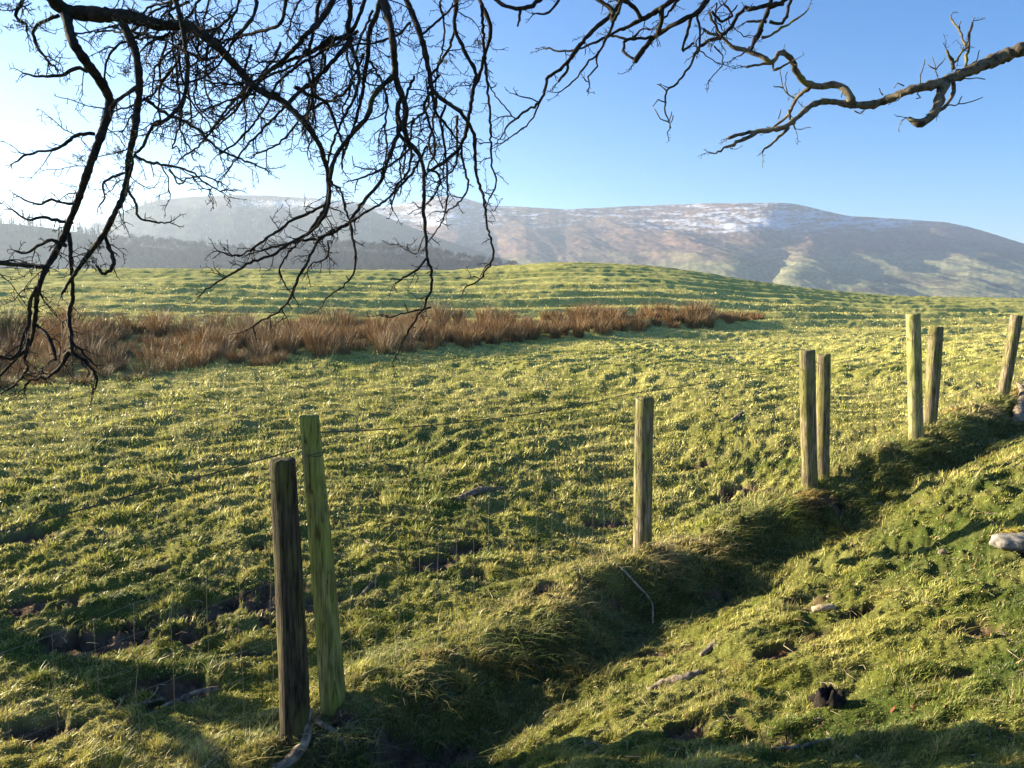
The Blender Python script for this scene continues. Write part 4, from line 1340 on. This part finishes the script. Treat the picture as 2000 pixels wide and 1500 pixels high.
B([(832, 505), (820, 520), (800, 535), (775, 552)], [2.4, 1.5], dens=22, tl=(.03, .08))
B([(828, 462), (822, 480), (812, 497), (790, 485), (780, 478)], [1.4, 1.6, 1.1], dens=10, tl=(.02, .05), mat=M_dead)
B([(842, 600), (820, 606), (790, 612), (762, 620)], [2, 1.4], dens=18, tl=(.03, .07))
B([(785, -20), (796, 5), (810, 38), (824, 77), (838, 140), (845, 175), (873, 200), (904, 224), (925, 262), (928, 305), (932, 350), (945, 388), (950, 437), (960, 472), (962, 504), (952, 525), (938, 545), (908, 562)],
  [7.5, 7, 7, 6, 5, 4.5, 4, 3.5, 3, 2.6, 2.4, 1.8], d0=2.85, dens=14, tl=(.05, .15), lead=[(-0.4, 2.4, 3.75), topuv(790)])
B([(895, -20), (890, 20), (889, 56), (908, 101), (928, 140), (925, 175), (916, 224), (908, 266), (890, 297), (866, 317), (841, 333)], [4.5, 4.2, 4, 4, 4, 3.5, 3], d0=2.95, dens=20, lead=[(0.0, 2.7, 3.7), topuv(900)])
B([(930, -15), (946, 21), (957, 50), (957, 75), (947, 105), (939, 140), (929, 165)], [5.2, 5, 4.5, 4], d0=3.0, dens=16, lead=[(0.1, 2.75, 3.68), topuv(930)])
B([(940, 10), (944, 70), (947, 120), (951, 160), (956, 210), (959, 266), (960, 325), (968, 345), (968, 365), (955, 388)], [3.2, 2.8, 2.4, 2, 1.5], d0=2.9, dens=16, tl=(.03, .1))
B([(845, 175), (850, 215), (868, 240), (885, 262), (898, 280)], [3, 2.6, 2], dens=26)
B([(845, 178), (830, 200), (838, 240), (850, 270), (848, 300), (835, 330)], [3, 2.4, 1.8], dens=28)
B([(870, 205), (862, 235), (864, 265), (870, 300), (874, 340), (872, 390), (865, 430), (838, 470)], [2.6, 2.2, 1.8, 1.4], dens=26, tl=(.04, .12))
B([(900, 280), (905, 320), (915, 360), (905, 385), (890, 400), (872, 415)], [2.4, 2, 1.5], dens=26, tl=(.04, .12))
B([(775, 230), (780, 262), (800, 285), (800, 330), (775, 365), (765, 400)], [3.4, 3, 1.8], dens=24)
B([(800, 290), (770, 318), (745, 330), (715, 345), (690, 352)], [2.2, 1.6], dens=22)
B([(820, 70), (845, 50), (865, 30), (890, 10)], [2.5, 2], dens=26)
B([(888, 60), (880, 90), (865, 110), (858, 128), (838, 150)], [3, 2.5], dens=24)
B([(860, -15), (862, 20), (868, 50), (866, 90), (855, 130), (850, 170)], [2, 1.8, 1.4], d0=3.0, dens=24)
B([(835, 330), (860, 345), (850, 380), (830, 400)], [2.5, 1.6], dens=30)
# procedural fill: more drooping secondary branches in the dense tangle
fill = []
FT = Tubes()
for _ in range(42):
    u = rng.uniform(280, 900)
    v = rng.uniform(-25, 150) if u < 760 else rng.uniform(-25, 230)
    an = math.radians(rng.normal(126, 26) if u < 720 else rng.normal(98, 16))
    L_ = rng.uniform(90, 240)
    pts_ = [(u, v)]
    for k in range(5):
        an += rng.normal(0, 0.34)
        pts_.append((pts_[-1][0] + math.cos(an) * L_ / 5, pts_[-1][1] + math.sin(an) * L_ / 5))
    fill.append(pts_)
for f_ in fill:
    B(f_, [2.6, 2.1, 1.5], dens=26, d0=rng.uniform(2.7, 3.25), into=FT)

FT.build('twigs', M_bark, tree)['kind'] = 'stuff'
# the sparser branches in the middle of the top edge
mk = dict(dens=4, tl=(.03, .09), droop=0.2)
B([(1213, -20), (1210, 5), (1191, 31), (1156, 60), (1125, 98), (1100, 130), (1069, 154), (1065, 172), (1053, 200), (1006, 231), (981, 261), (971, 280)], [4.5, 4.5, 4.5, 4, 3.4, 3, 2.6, 2, 1.2], d0=3.0, lead=[(0.6, 3.05, 3.6), topuv(1230)], **mk)
B([(1340, -20), (1300, 10), (1254, 38), (1195, 66), (1160, 84), (1132, 95)], [6, 6, 5, 3, 2.4], d0=3.05, lead=[(0.9, 3.15, 3.58), topuv(1360)], **mk)
B([(1390, -20), (1380, 0), (1360, 26), (1335, 38), (1300, 58), (1278, 72), (1258, 95), (1240, 120)], [8, 7, 6, 5.5, 5.5, 6, 7], d0=3.1, lead=[(1.1, 3.2, 3.55), topuv(1410)], **mk)
B([(1292, 15), (1292, 40), (1284, 68)], [5, 4.5], **mk)
B([(1125, 98), (1095, 100), (1066, 95)], [2.4, 1.8], **mk)
B([(1254, 38), (1244, 21), (1223, 3), (1205, 0)], [4.5, 4, 4], **mk)
B([(1238, 115), (1219, 101), (1221, 82), (1240, 70), (1255, 56), (1270, 58)], [2.8, 2.4, 1.8], **mk)
B([(1275, 72), (1225, 75), (1190, 68)], [3, 2.2], **mk)
B([(1196, 20), (1195, 52), (1180, 82), (1167, 105), (1146, 125), (1118, 160), (1092, 180)], [2.6, 2.2, 1.3], **mk)
B([(1168, 100), (1166, 130), (1150, 150), (1152, 165)], [2, 1.4], **mk)
B([(1112, 118), (1105, 140), (1090, 160)], [3, 2.4], **mk)
B([(1006, 231), (985, 207), (967, 189), (950, 154)], [1.5, 1.3], **mk)
B([(1053, 200), (1038, 235), (1010, 259), (980, 280)], [2, 1.3], **mk)
B([(1053, 200), (1035, 192), (1012, 187)], [1.5, 1.1], **mk)
B([(965, -5), (988, 12), (1016, 17), (1040, 10), (1060, -5)], [3.5, 4.5, 4], d0=2.9, **mk)
B([(1016, 17), (1011, 52)], [3.5, 1.5], dens=0)
B([(1100, -10), (1085, 8), (1069, 27), (1048, 26)], [3, 2.4, 1.8], d0=2.9, **mk)
B([(1150, -10), (1195, 18), (1196, 40), (1205, 30), (1215, 5)], [2.5, 5, 2], d0=3.0, **mk)
B([(1335, -15), (1300, 32), (1290, 38)], [3, 2], **mk)
B([(1408, 73), (1391, 77), (1363, 95), (1345, 133), (1324, 161), (1303, 176), (1299, 210), (1306, 238), (1308, 250), (1303, 259)], [3.5, 3, 2.4, 2, 1.4, 1], d0=3.15, **mk)
B([(1350, 35), (1342, 66), (1334, 98), (1352, 85)], [3.4, 2.6, 2], d0=3.1, **mk)
B([(1362, 30), (1368, 60), (1366, 100)], [2.6, 1.8], **mk)
B([(1475, 14), (1450, 19), (1430, 49), (1408, 73)], [3.5, 3.6, 3.4], d0=3.15, **mk)
B([(1530, 8), (1500, 10), (1478, 16), (1460, 20)], [4, 4, 3.6], d0=3.15, **mk)
B([(1390, 22), (1405, 40), (1430, 30), (1415, 10)], [2.6, 2.4, 2], d0=3.1, **mk)
B([(1385, 25), (1400, 55), (1410, 72)], [2.8, 2.6], **mk)
for (uu_, vv_) in [(1400, 5), (1420, 0), (1440, 10), (1375, 60), (1395, 90)]:
    B([(uu_, vv_), (uu_ + rng.normal(0, 10), vv_ + 30), (uu_ + rng.normal(0, 16), vv_ + 62)], [1.4, 1.0], d0=3.15, **mk)
# the pale contorted limb from the right
lm = dict(dens=3, tl=(.03, .07), mat=M_bark2, droop=0.0, knob=0.13)
B([(2120, 60), (2060, 76), (2000, 95), (1954, 112), (1912, 130), (1860, 152), (1825, 165), (1780, 175), (1738, 192), (1700, 205), (1662, 205)], [14, 13, 12.5, 12, 11, 9, 8, 7.5, 7], d0=3.3, label="pale lichened limb reaching in from the right", **lm)
B([(1664, 204), (1658, 186), (1645, 170), (1626, 165), (1598, 168), (1572, 160), (1556, 142), (1548, 120), (1530, 102), (1519, 106), (1508, 121), (1490, 112), (1468, 102), (1440, 94), (1422, 87), (1412, 74), (1390, 66), (1373, 56)], [8, 7, 6.5, 6, 6, 5, 4.5, 4.5, 4, 3.5, 3, 2.4], **lm)
B([(1664, 206), (1636, 200), (1600, 199), (1578, 210), (1559, 228), (1538, 245), (1517, 252), (1480, 258), (1454, 272), (1420, 286), (1398, 300)], [6, 5.5, 5, 5, 4.5, 4.5, 3, 1.8], **lm)
B([(1482, 256), (1455, 260), (1422, 270)], [4, 3], **lm)
B([(1583, 170), (1559, 189), (1545, 213), (1535, 228), (1522, 240), (1510, 250)], [4, 3.6, 3, 2.4], **lm)
B([(1541, 248), (1517, 273), (1489, 297)], [3, 1.8], **lm)
B([(1540, 215), (1543, 232), (1553, 252)], [2.4, 2], **lm)
B([(1510, 122), (1496, 124), (1475, 127), (1457, 131)], [3, 2.2], **lm)
B([(1510, 122), (1512, 136), (1524, 131), (1543, 122)], [2.6, 2], **lm)
B([(1466, 100), (1475, 77), (1490, 45), (1503, 10), (1508, -15)], [3.4, 3.6, 4, 4.5], **{**lm, 'mat': M_bark, 'dens': 7})
B([(1488, 74), (1500, 72), (1524, 56), (1550, 40), (1576, 21)], [2.4, 2.6, 1.6], **lm)
B([(1503, 42), (1520, 47), (1533, 38), (1545, 0), (1550, -15)], [3, 3, 3], **{**lm, 'mat': M_bark})
B([(1497, 43), (1478, 42), (1458, 42)], [3, 2], **{**lm, 'mat': M_bark})
B([(1490, 58), (1470, 90), (1440, 110)], [2.4, 1.4], **{**lm, 'mat': M_bark})
B([(1503, 15), (1530, 2), (1550, -15)], [4, 4], **{**lm, 'mat': M_bark})
B([(1845, 162), (1838, 180), (1833, 202), (1824, 222), (1808, 236), (1793, 241), (1774, 230)], [10, 9, 8, 7.5, 6.5, 4.5], label="thick broken stub hanging under the pale limb", **lm)
B([(1862, 160), (1860, 185), (1848, 205), (1832, 218)], [4, 3.6, 3], **lm)
B([(1886, 130), (1890, 95), (1894, 65), (1899, 44)], [3, 2.6, 2.4], **lm)
B([(1890, 95), (1878, 70), (1868, 52), (1857, 35)], [2.6, 2.4, 1.8], **lm)
B([(1874, 56), (1876, 42)], [1.6, 1.2], dens=0, mat=M_bark2)
B([(1862, 136), (1860, 118), (1856, 108), (1849, 98)], [4, 3.4, 2.6], **lm)
B([(1861, 124), (1875, 110), (1885, 96)], [2, 1.8], **lm)
FT2 = Tubes()
tn = dict(dens=0, knob=0.0, into=FT2)
for t_ in [[(1793, 172), (1800, 140), (1806, 116)], [(1832, 150), (1826, 130), (1821, 112)], [(1827, 135), (1811, 126)], [(1828, 136), (1846, 113)], [(1875, 158), (1900, 152), (1924, 155)], [(1850, 206), (1885, 202), (1919, 190)], [(1872, 203), (1879, 188)],
           [(1808, 172), (1790, 182), (1800, 192), (1789, 193)], [(1766, 168), (1755, 163), (1746, 172)], [(1770, 172), (1750, 198), (1735, 205)], [(1725, 186), (1717, 172)], [(1668, 216), (1680, 221), (1690, 214)], [(1645, 176), (1643, 190)],
           [(1552, 192), (1536, 182), (1528, 160), (1524, 136)], [(1540, 186), (1533, 165), (1538, 140)], [(1530, 172), (1510, 168)], [(1520, 232), (1525, 214)], [(1904, 125), (1913, 98)], [(1870, 120), (1882, 92)],
           [(1306, 238), (1290, 230), (1278, 212)], [(1302, 200), (1285, 198), (1275, 208)], [(1308, 250), (1315, 225)], [(1306, 240), (1312, 218)], [(1302, 178), (1290, 168), (1283, 164)]]:
    B(t_, [1.3, 0.9], **tn)
FT2.build('twigs', M_bark2, tree)['kind'] = 'stuff'
B([(1713, 204), (1706, 218), (1701, 230)], [4.5, 3], **tn)
# lichen tufts on the boughs
lt = Tubes()
PA = np.concatenate(PLACED)
for (u, v, k) in [(52, 50, 40), (30, 12, 40), (245, 140, 26), (375, 240, 24), (545, 240, 20), (480, 220, 16), (290, 45, 60), (370, 55, 40), (420, 62, 30), (590, 240, 12), (230, 295, 18), (155, 310, 14), (1197, 20, 22), (1385, 82, 16),
                  (870, 120, 14), (935, 88, 12), (690, 105, 34), (660, 195, 20), (170, 515, 20), (190, 480, 22), (852, 285, 22), (745, 140, 8), (1865, 145, 10)]:
    d = near_depth(u, v, 2.8)
    c = P(u, v, d)
    for _ in range(k * 2):
        o_ = rng.normal(0, 1, 3); o_ /= np.linalg.norm(o_)
        sp = np.array([0.05 if k >= 40 else 0.01, 0.01, 0.008])
        q = c + rng.normal(0, 1, 3) * sp
        L_ = rng.uniform(0.008, 0.024)
        lt.add([q, q + o_ * L_ * 0.6 + rng.normal(0, .002, 3), q + o_ * L_], [0.0016, 0.0012, 0.0007], 3, False)
lt.build("lichen", M_lichen, tree)


# ------------------------------------------------------------------ dead wood, stump and stone
def gpt(u, v):
    d = depth_at([u], [v])[0]
    return P(u, v, d)


def lying(name, uvs, rpx, mat, label, cat, lift=0.6, rough=0.12, sides=12, group=None, zs=None, stub=None):
    pts = np.array([gpt(*q) for q in uvs])
    if zs is not None: pts[:, 2] += np.array(zs)
    dm = pts[:, 1].mean()
    r = np.array(rpx) * dm / 1500.0
    rI = np.interp(np.linspace(0, 1, len(pts)), np.linspace(0, 1, len(r)), r)
    pts[:, 2] += rI * lift
    m = catmull(np.column_stack([pts[:, [0, 1]], pts[:, 2], rI]), max(0.01, rI.max() * 0.6))
    org = pts.mean(0)
    tb = Tubes()
    jit = rng.normal(0, 0.08, (len(m), 3)) * m[:, 3:4]
    tb.add(m[:, :3] + jit - org, m[:, 3] * (1 + rng.normal(0, 0.07, len(m))), sides, True, rough=rough)
    if stub:
        for (f, L_, rr2) in stub:
            i = int(f * (len(m) - 1)); a2 = rng.uniform(0.3, 2.8)
            dr = np.array([math.cos(a2), math.sin(a2) * 0.5, 0.5]); q = m[i, :3] - org
            tb.add([q, q + dr * L_ * 0.6, q + dr * L_ + [0, 0, L_ * .1]], [rr2, rr2 * 0.8, rr2 * 0.4], 6, True)
    o = tb.build(name, mat)
    o.location = org
    tag(o, label, cat, group)
    return o


lying("tree_root", [(535, 1512), (575, 1490), (598, 1470), (606, 1440)], [13, 12, 10, 2.5], M_dead, "curved pale root end rising at the foot of the short dark post", "root", zs=[0, 0.02, 0.06, 0.14], lift=0.3)
lying("fallen_branch", [(620, 1412), (645, 1428), (668, 1440)], [6, 6, 5], M_dead, "grey stick lying in shade between the two nearest posts and the bank", "stick")
lying("fallen_branch", [(645, 1462), (665, 1452), (682, 1460)], [8, 8, 5], M_dead, "short rusty brown chunk of wood right of the short dark post's foot", "dead wood")
lying("fallen_branch", [(1266, 1352), (1300, 1338), (1335, 1330), (1368, 1318)], [6, 8, 9, 7], M_dead, "long grey log lying on the grass right of the bank at the bottom", "log", stub=[(.3, .03, .006)])
lying("fallen_branch", [(1368, 1282), (1390, 1268), (1412, 1252)], [4, 8, 7], M_dead, "short stubby log between the long log and the pale split pieces", "log")
lying("wood_chunk", [(1588, 1193), (1606, 1191), (1628, 1189)], [6, 6.5, 6], M_pale, "lower left of the two pale split wood pieces", "wood piece")
lying("wood_chunk", [(1616, 1171), (1636, 1167), (1657, 1164)], [5, 6.5, 6], M_pale, "upper right of the two pale split wood pieces", "wood piece")
lying("fallen_branch", [(1515, 1463), (1560, 1460), (1600, 1450), (1650, 1437), (1682, 1428)], [2.5, 3.5, 3.5, 3, 2], M_dead, "thin crooked stick lying near the bottom edge on the right", "stick")
lying("fallen_branch", [(1652, 1470), (1664, 1477), (1680, 1484)], [4, 5, 3], M_pale, "short pale chip of wood at the bottom right", "wood piece")
lying("fallen_branch", [(870, 978), (900, 975), (935, 963), (985, 955)], [3, 5, 7, 3], M_dead, "dark branch lying in the field beyond the leaning green post", "branch", stub=[(.5, .08, .008), (.7, .1, .01)])
lying("fallen_branch", [(1425, 825), (1438, 818), (1450, 809)], [2.5, 4, 3.5], M_dead, "small log lying in the field left of the middle right post pair", "log")
lying("fallen_branch", [(712, 1057), (728, 1068), (742, 1086)], [2, 2.5, 1.5], M_pale, "thin bleached twig curving on the field right of the green post", "twig")
lying("fallen_branch", [(318, 1382), (350, 1368), (385, 1355), (428, 1346)], [3, 4, 5, 5], M_dead, "grey stick left of the short dark post", "stick")
lying("fallen_branch", [(185, 1420), (225, 1395), (262, 1380), (318, 1366)], [2, 3, 3.5, 2.5], M_dead, "thin forked grey stick near the bottom left", "stick", stub=[(.3, .12, .005), (.8, .1, .005)])
lying("fallen_branch", [(700, 1170), (735, 1135), (760, 1115)], [3, 4, 3], M_dead, "dark stick lying across bare earth beyond the leaning green post", "stick")
lying("fallen_branch", [(1205, 1115), (1240, 1155), (1272, 1190), (1275, 1225)], [2.4, 2.2, 1.6], M_pale, "long thin pale stem arching down the bank below the single post", "twig", zs=[0.05, 0.06, 0.05, 0.02])
lying("fallen_branch", [(1685, 995), (1702, 989), (1722, 985)], [4, 5, 3], M_dead, "brown bark fragment right of the leaves behind the bank", "wood piece")
lying("fallen_branch", [(1895, 1018), (1925, 1007), (1950, 1004)], [2.5, 2.5, 2], M_dead, "thin dark stick just above the stone at right", "twig")
lying("fallen_branch", [(1988, 835), (1992, 815), (1999, 795), (1986, 776)], [9, 10, 8, 3], M_dead, "upright gnarled dead branch cut by the right edge", "dead wood", zs=[0, 0.07, 0.14, 0.20], stub=[(.6, .06, .02)])
lying("fallen_branch", [(1835, 1085), (1846, 1078)], [5, 6], M_dead, "small dark knot of wood left of the mossy stone", "dead wood", stub=[(.5, .05, .006)])


def blob(name, c, size, mat, seed, sub=40, rough=0.25, parent=None, freq=1.6, topflat=None):
    nu, nv = sub, sub // 2
    th = np.arange(nu) * 2 * math.pi / nu; ph = np.linspace(0.001, math.pi - 0.001, nv)
    PH, TH = np.meshgrid(ph, th, indexing='ij')
    d = np.stack([np.sin(PH) * np.cos(TH), np.sin(PH) * np.sin(TH), np.cos(PH)], -1)
    k = 1 + rough * (noise(d[..., 0] * freq + seed, d[..., 1] * freq + d[..., 2] * freq * 0.7, seed) + 0.5 * noise(d[..., 0] * freq * 2.6 + d[..., 2] * 2, d[..., 1] * freq * 2.6 + seed, seed + 1) + 0.25 * noise(d[..., 0] * 9 + d[..., 2] * 7, d[..., 1] * 9, seed + 2))
    q = d * k[..., None] * np.array(size)
    if topflat: q[..., 2] = np.minimum(q[..., 2], topflat + 0.25 * (q[..., 2] - topflat))
    i = np.arange(nv - 1)[:, None] * nu; j = np.arange(nu)[None, :]; j2 = (j + 1) % nu
    Q = np.stack([i + j, i + nu + j, i + nu + j2, i + j2], -1).reshape(-1, 4)
    o = mesh_np(name, q.reshape(-1, 3), [Q], mat, parent)
    o.location = c
    return o


c = gpt(1985, 1068)
st = blob("stone", c + np.array([0.02, 0.03, 0.02]), (0.16, 0.10, 0.055), M_stone, 3, 48, 0.16)
tag(st, "half buried pale stone with an orange moss cap at the right edge", "stone")
blob("moss_cap", np.array([0.05, 0.045, 0.036]), (0.10, 0.055, 0.024), M_moss, 5, 48, 0.35, st, 4)

# the rotten stump: ring wall with jagged top and hollow
c = gpt(1622, 1375)
nS, nR = 30, 12
th = np.arange(nS) * 2 * math.pi / nS
prof = np.linspace(0, 1, nR)
rows = []
jag = 0.075 + 0.05 * noise(np.cos(th) * 2.2, np.sin(th) * 2.2, 700) + rng.uniform(-.012, .012, nS)
for t in prof:
    r = (0.078 - 0.022 * t) * (1 + 0.22 * noise(np.cos(th) * 2.5, np.sin(th) * 2.5 + t * 1.2, 701))
    rows.append(np.stack([np.cos(th) * r, np.sin(th) * r * 0.9, -0.04 + (jag + 0.04) * t], -1))
for t in np.linspace(1, 0.2, 6):
    r = 0.036 * (0.9 - 0.3 * (1 - t)) * (1 + 0.2 * noise(np.cos(th) * 2.5, np.sin(th) * 2.5 + t, 702))
    rows.append(np.stack([np.cos(th) * r, np.sin(th) * r * 0.9, -0.04 + (jag + 0.04) * t], -1))
V = np.concatenate(rows); tot = len(rows)
i = np.arange(tot - 1)[:, None] * nS; j = np.arange(nS)[None, :]; j2 = (j + 1) % nS
stump = mesh_np("stump", V, [np.stack([i + j, i + j2, i + nS + j2, i + nS + j], -1).reshape(-1, 4)], M_black)
stump.location = c - np.array([0, 0, 0.025])
tag(stump, "small black rotten stump in the grass at lower right", "stump")
for k in range(3):
    rt = Tubes()
    a_ = k * 2.1 + 2.2 + rng.uniform(-.2, .2); L_ = rng.uniform(0.09, 0.15)
    q0 = np.array([math.cos(a_) * .05, math.sin(a_) * .05, 0.02]); q1 = np.array([math.cos(a_) * L_, math.sin(a_) * L_ * .8, -0.01])
    rt.add([q0, (q0 + q1) / 2 + [0, 0, .012], q1], [.022, .016, .006], 7, True, rough=.15)
    rt.build("root", M_black, stump)

# fallen leaves in the hollow behind the bank
parts = []
for (u, v, n, su, sv) in [(1600, 975, 26, 30, 10), (1510, 1035, 22, 35, 10), (1040, 1290, 14, 30, 12), (1780, 1390, 14, 25, 8), (1250, 1400, 10, 60, 40), (1850, 1420, 10, 90, 40), (1500, 1280, 16, 60, 25), (1450, 1460, 18, 200, 30)]:
    for _ in range(n):
        q = gpt(u + rng.normal(0, su), v + rng.normal(0, sv))
        a_ = rng.uniform(0, 6.28); L_ = rng.uniform(0.007, 0.016); W_ = L_ * 0.45
        t1 = np.array([math.cos(a_), math.sin(a_), rng.normal(0, .3)]); t2 = np.array([-math.sin(a_), math.cos(a_), rng.normal(0, .35)])
        q = q + [0, 0, 0.02]
        V = np.array([q - t1 * L_, q - t1 * L_ * .3 + t2 * W_, q + t1 * L_ * .5 + t2 * W_ * .8, q + t1 * L_ * 1.1, q + t1 * L_ * .5 - t2 * W_, q - t1 * L_ * .3 - t2 * W_ * .9])
        cc = np.array([[0.20, 0.075, 0.035], [0.26, 0.15, 0.07], [0.14, 0.07, 0.04]][int(rng.integers(0, 3))])
        parts.append((V, [np.array([[0, 1, 2, 3], [0, 3, 4, 5]])], np.tile(cc, (6, 1))))
V, F, C = merge(parts)
o = mesh_np("fallen_leaves", V, F, M_rush, None, C, smooth=False)
tag(o, "scattered russet dead leaves lying in the grass behind the bank", "leaves", kind="stuff")

# bleached stems and twig ends lying loose in the turf
sb = Tubes()
lu = np.concatenate([rng.uniform(650, 2100, 330), rng.uniform(-100, 1250, 230)]); lv = np.concatenate([rng.uniform(980, 1500, 330), rng.uniform(880, 1490, 230)])
ld = depth_at(lu, lv)
for u, v, d in zip(lu, lv, ld):
    q = P(u, v, d); a_ = rng.uniform(0, 6.28); L_ = rng.uniform(0.02, 0.10)
    dr = np.array([math.cos(a_), math.sin(a_), rng.normal(0.05, 0.15)])
    bnd = np.array([-dr[1], dr[0], 0]) * rng.normal(0, 0.25) * L_
    r_ = rng.uniform(0.0008, 0.0022)
    sb.add([q + [0, 0, .008], q + dr * L_ * .5 + bnd + [0, 0, .020], q + dr * L_ + [0, 0, .012]], [r_, r_, r_ * .6], 4, False)
o = sb.build("dead_stems", M_pale)
tag(o, "bleached dead stems and twig ends scattered through the near turf", "dead stems", kind="stuff")

# ------------------------------------------------------------------ haze
def build_haze():
    x0, x1, y0, y1, z0, z1 = -5200, 5200, -3800, 5200, -75, 420
    V = [(x, y, z) for x in (x0, x1) for y in (y0, y1) for z in (z0, z1)]
    F = [(0, 1, 3, 2), (4, 6, 7, 5), (0, 4, 5, 1), (2, 3, 7, 6), (0, 2, 6, 4), (1, 5, 7, 3)]
    m = bpy.data.materials.new("haze_air")
    m.use_nodes = True
    nt = m.node_tree
    nt.nodes.clear()
    out = nt.nodes.new("ShaderNodeOutputMaterial")
    pv = nt.nodes.new("ShaderNodeVolumePrincipled")
    pv.inputs["Color"].default_value = (0.64, 0.78, 1.0, 1)
    pv.inputs["Density"].default_value = HAZE_DENSITY
    pv.inputs["Anisotropy"].default_value = 0.40
    nt.links.new(pv.outputs[0], out.inputs["Volume"])
    o = mesh_np("haze", np.array(V, float), [np.array(F)], m, smooth=False)
    tag(o, "thin sunlit winter haze filling the valley", "haze", kind="stuff")


build_haze()
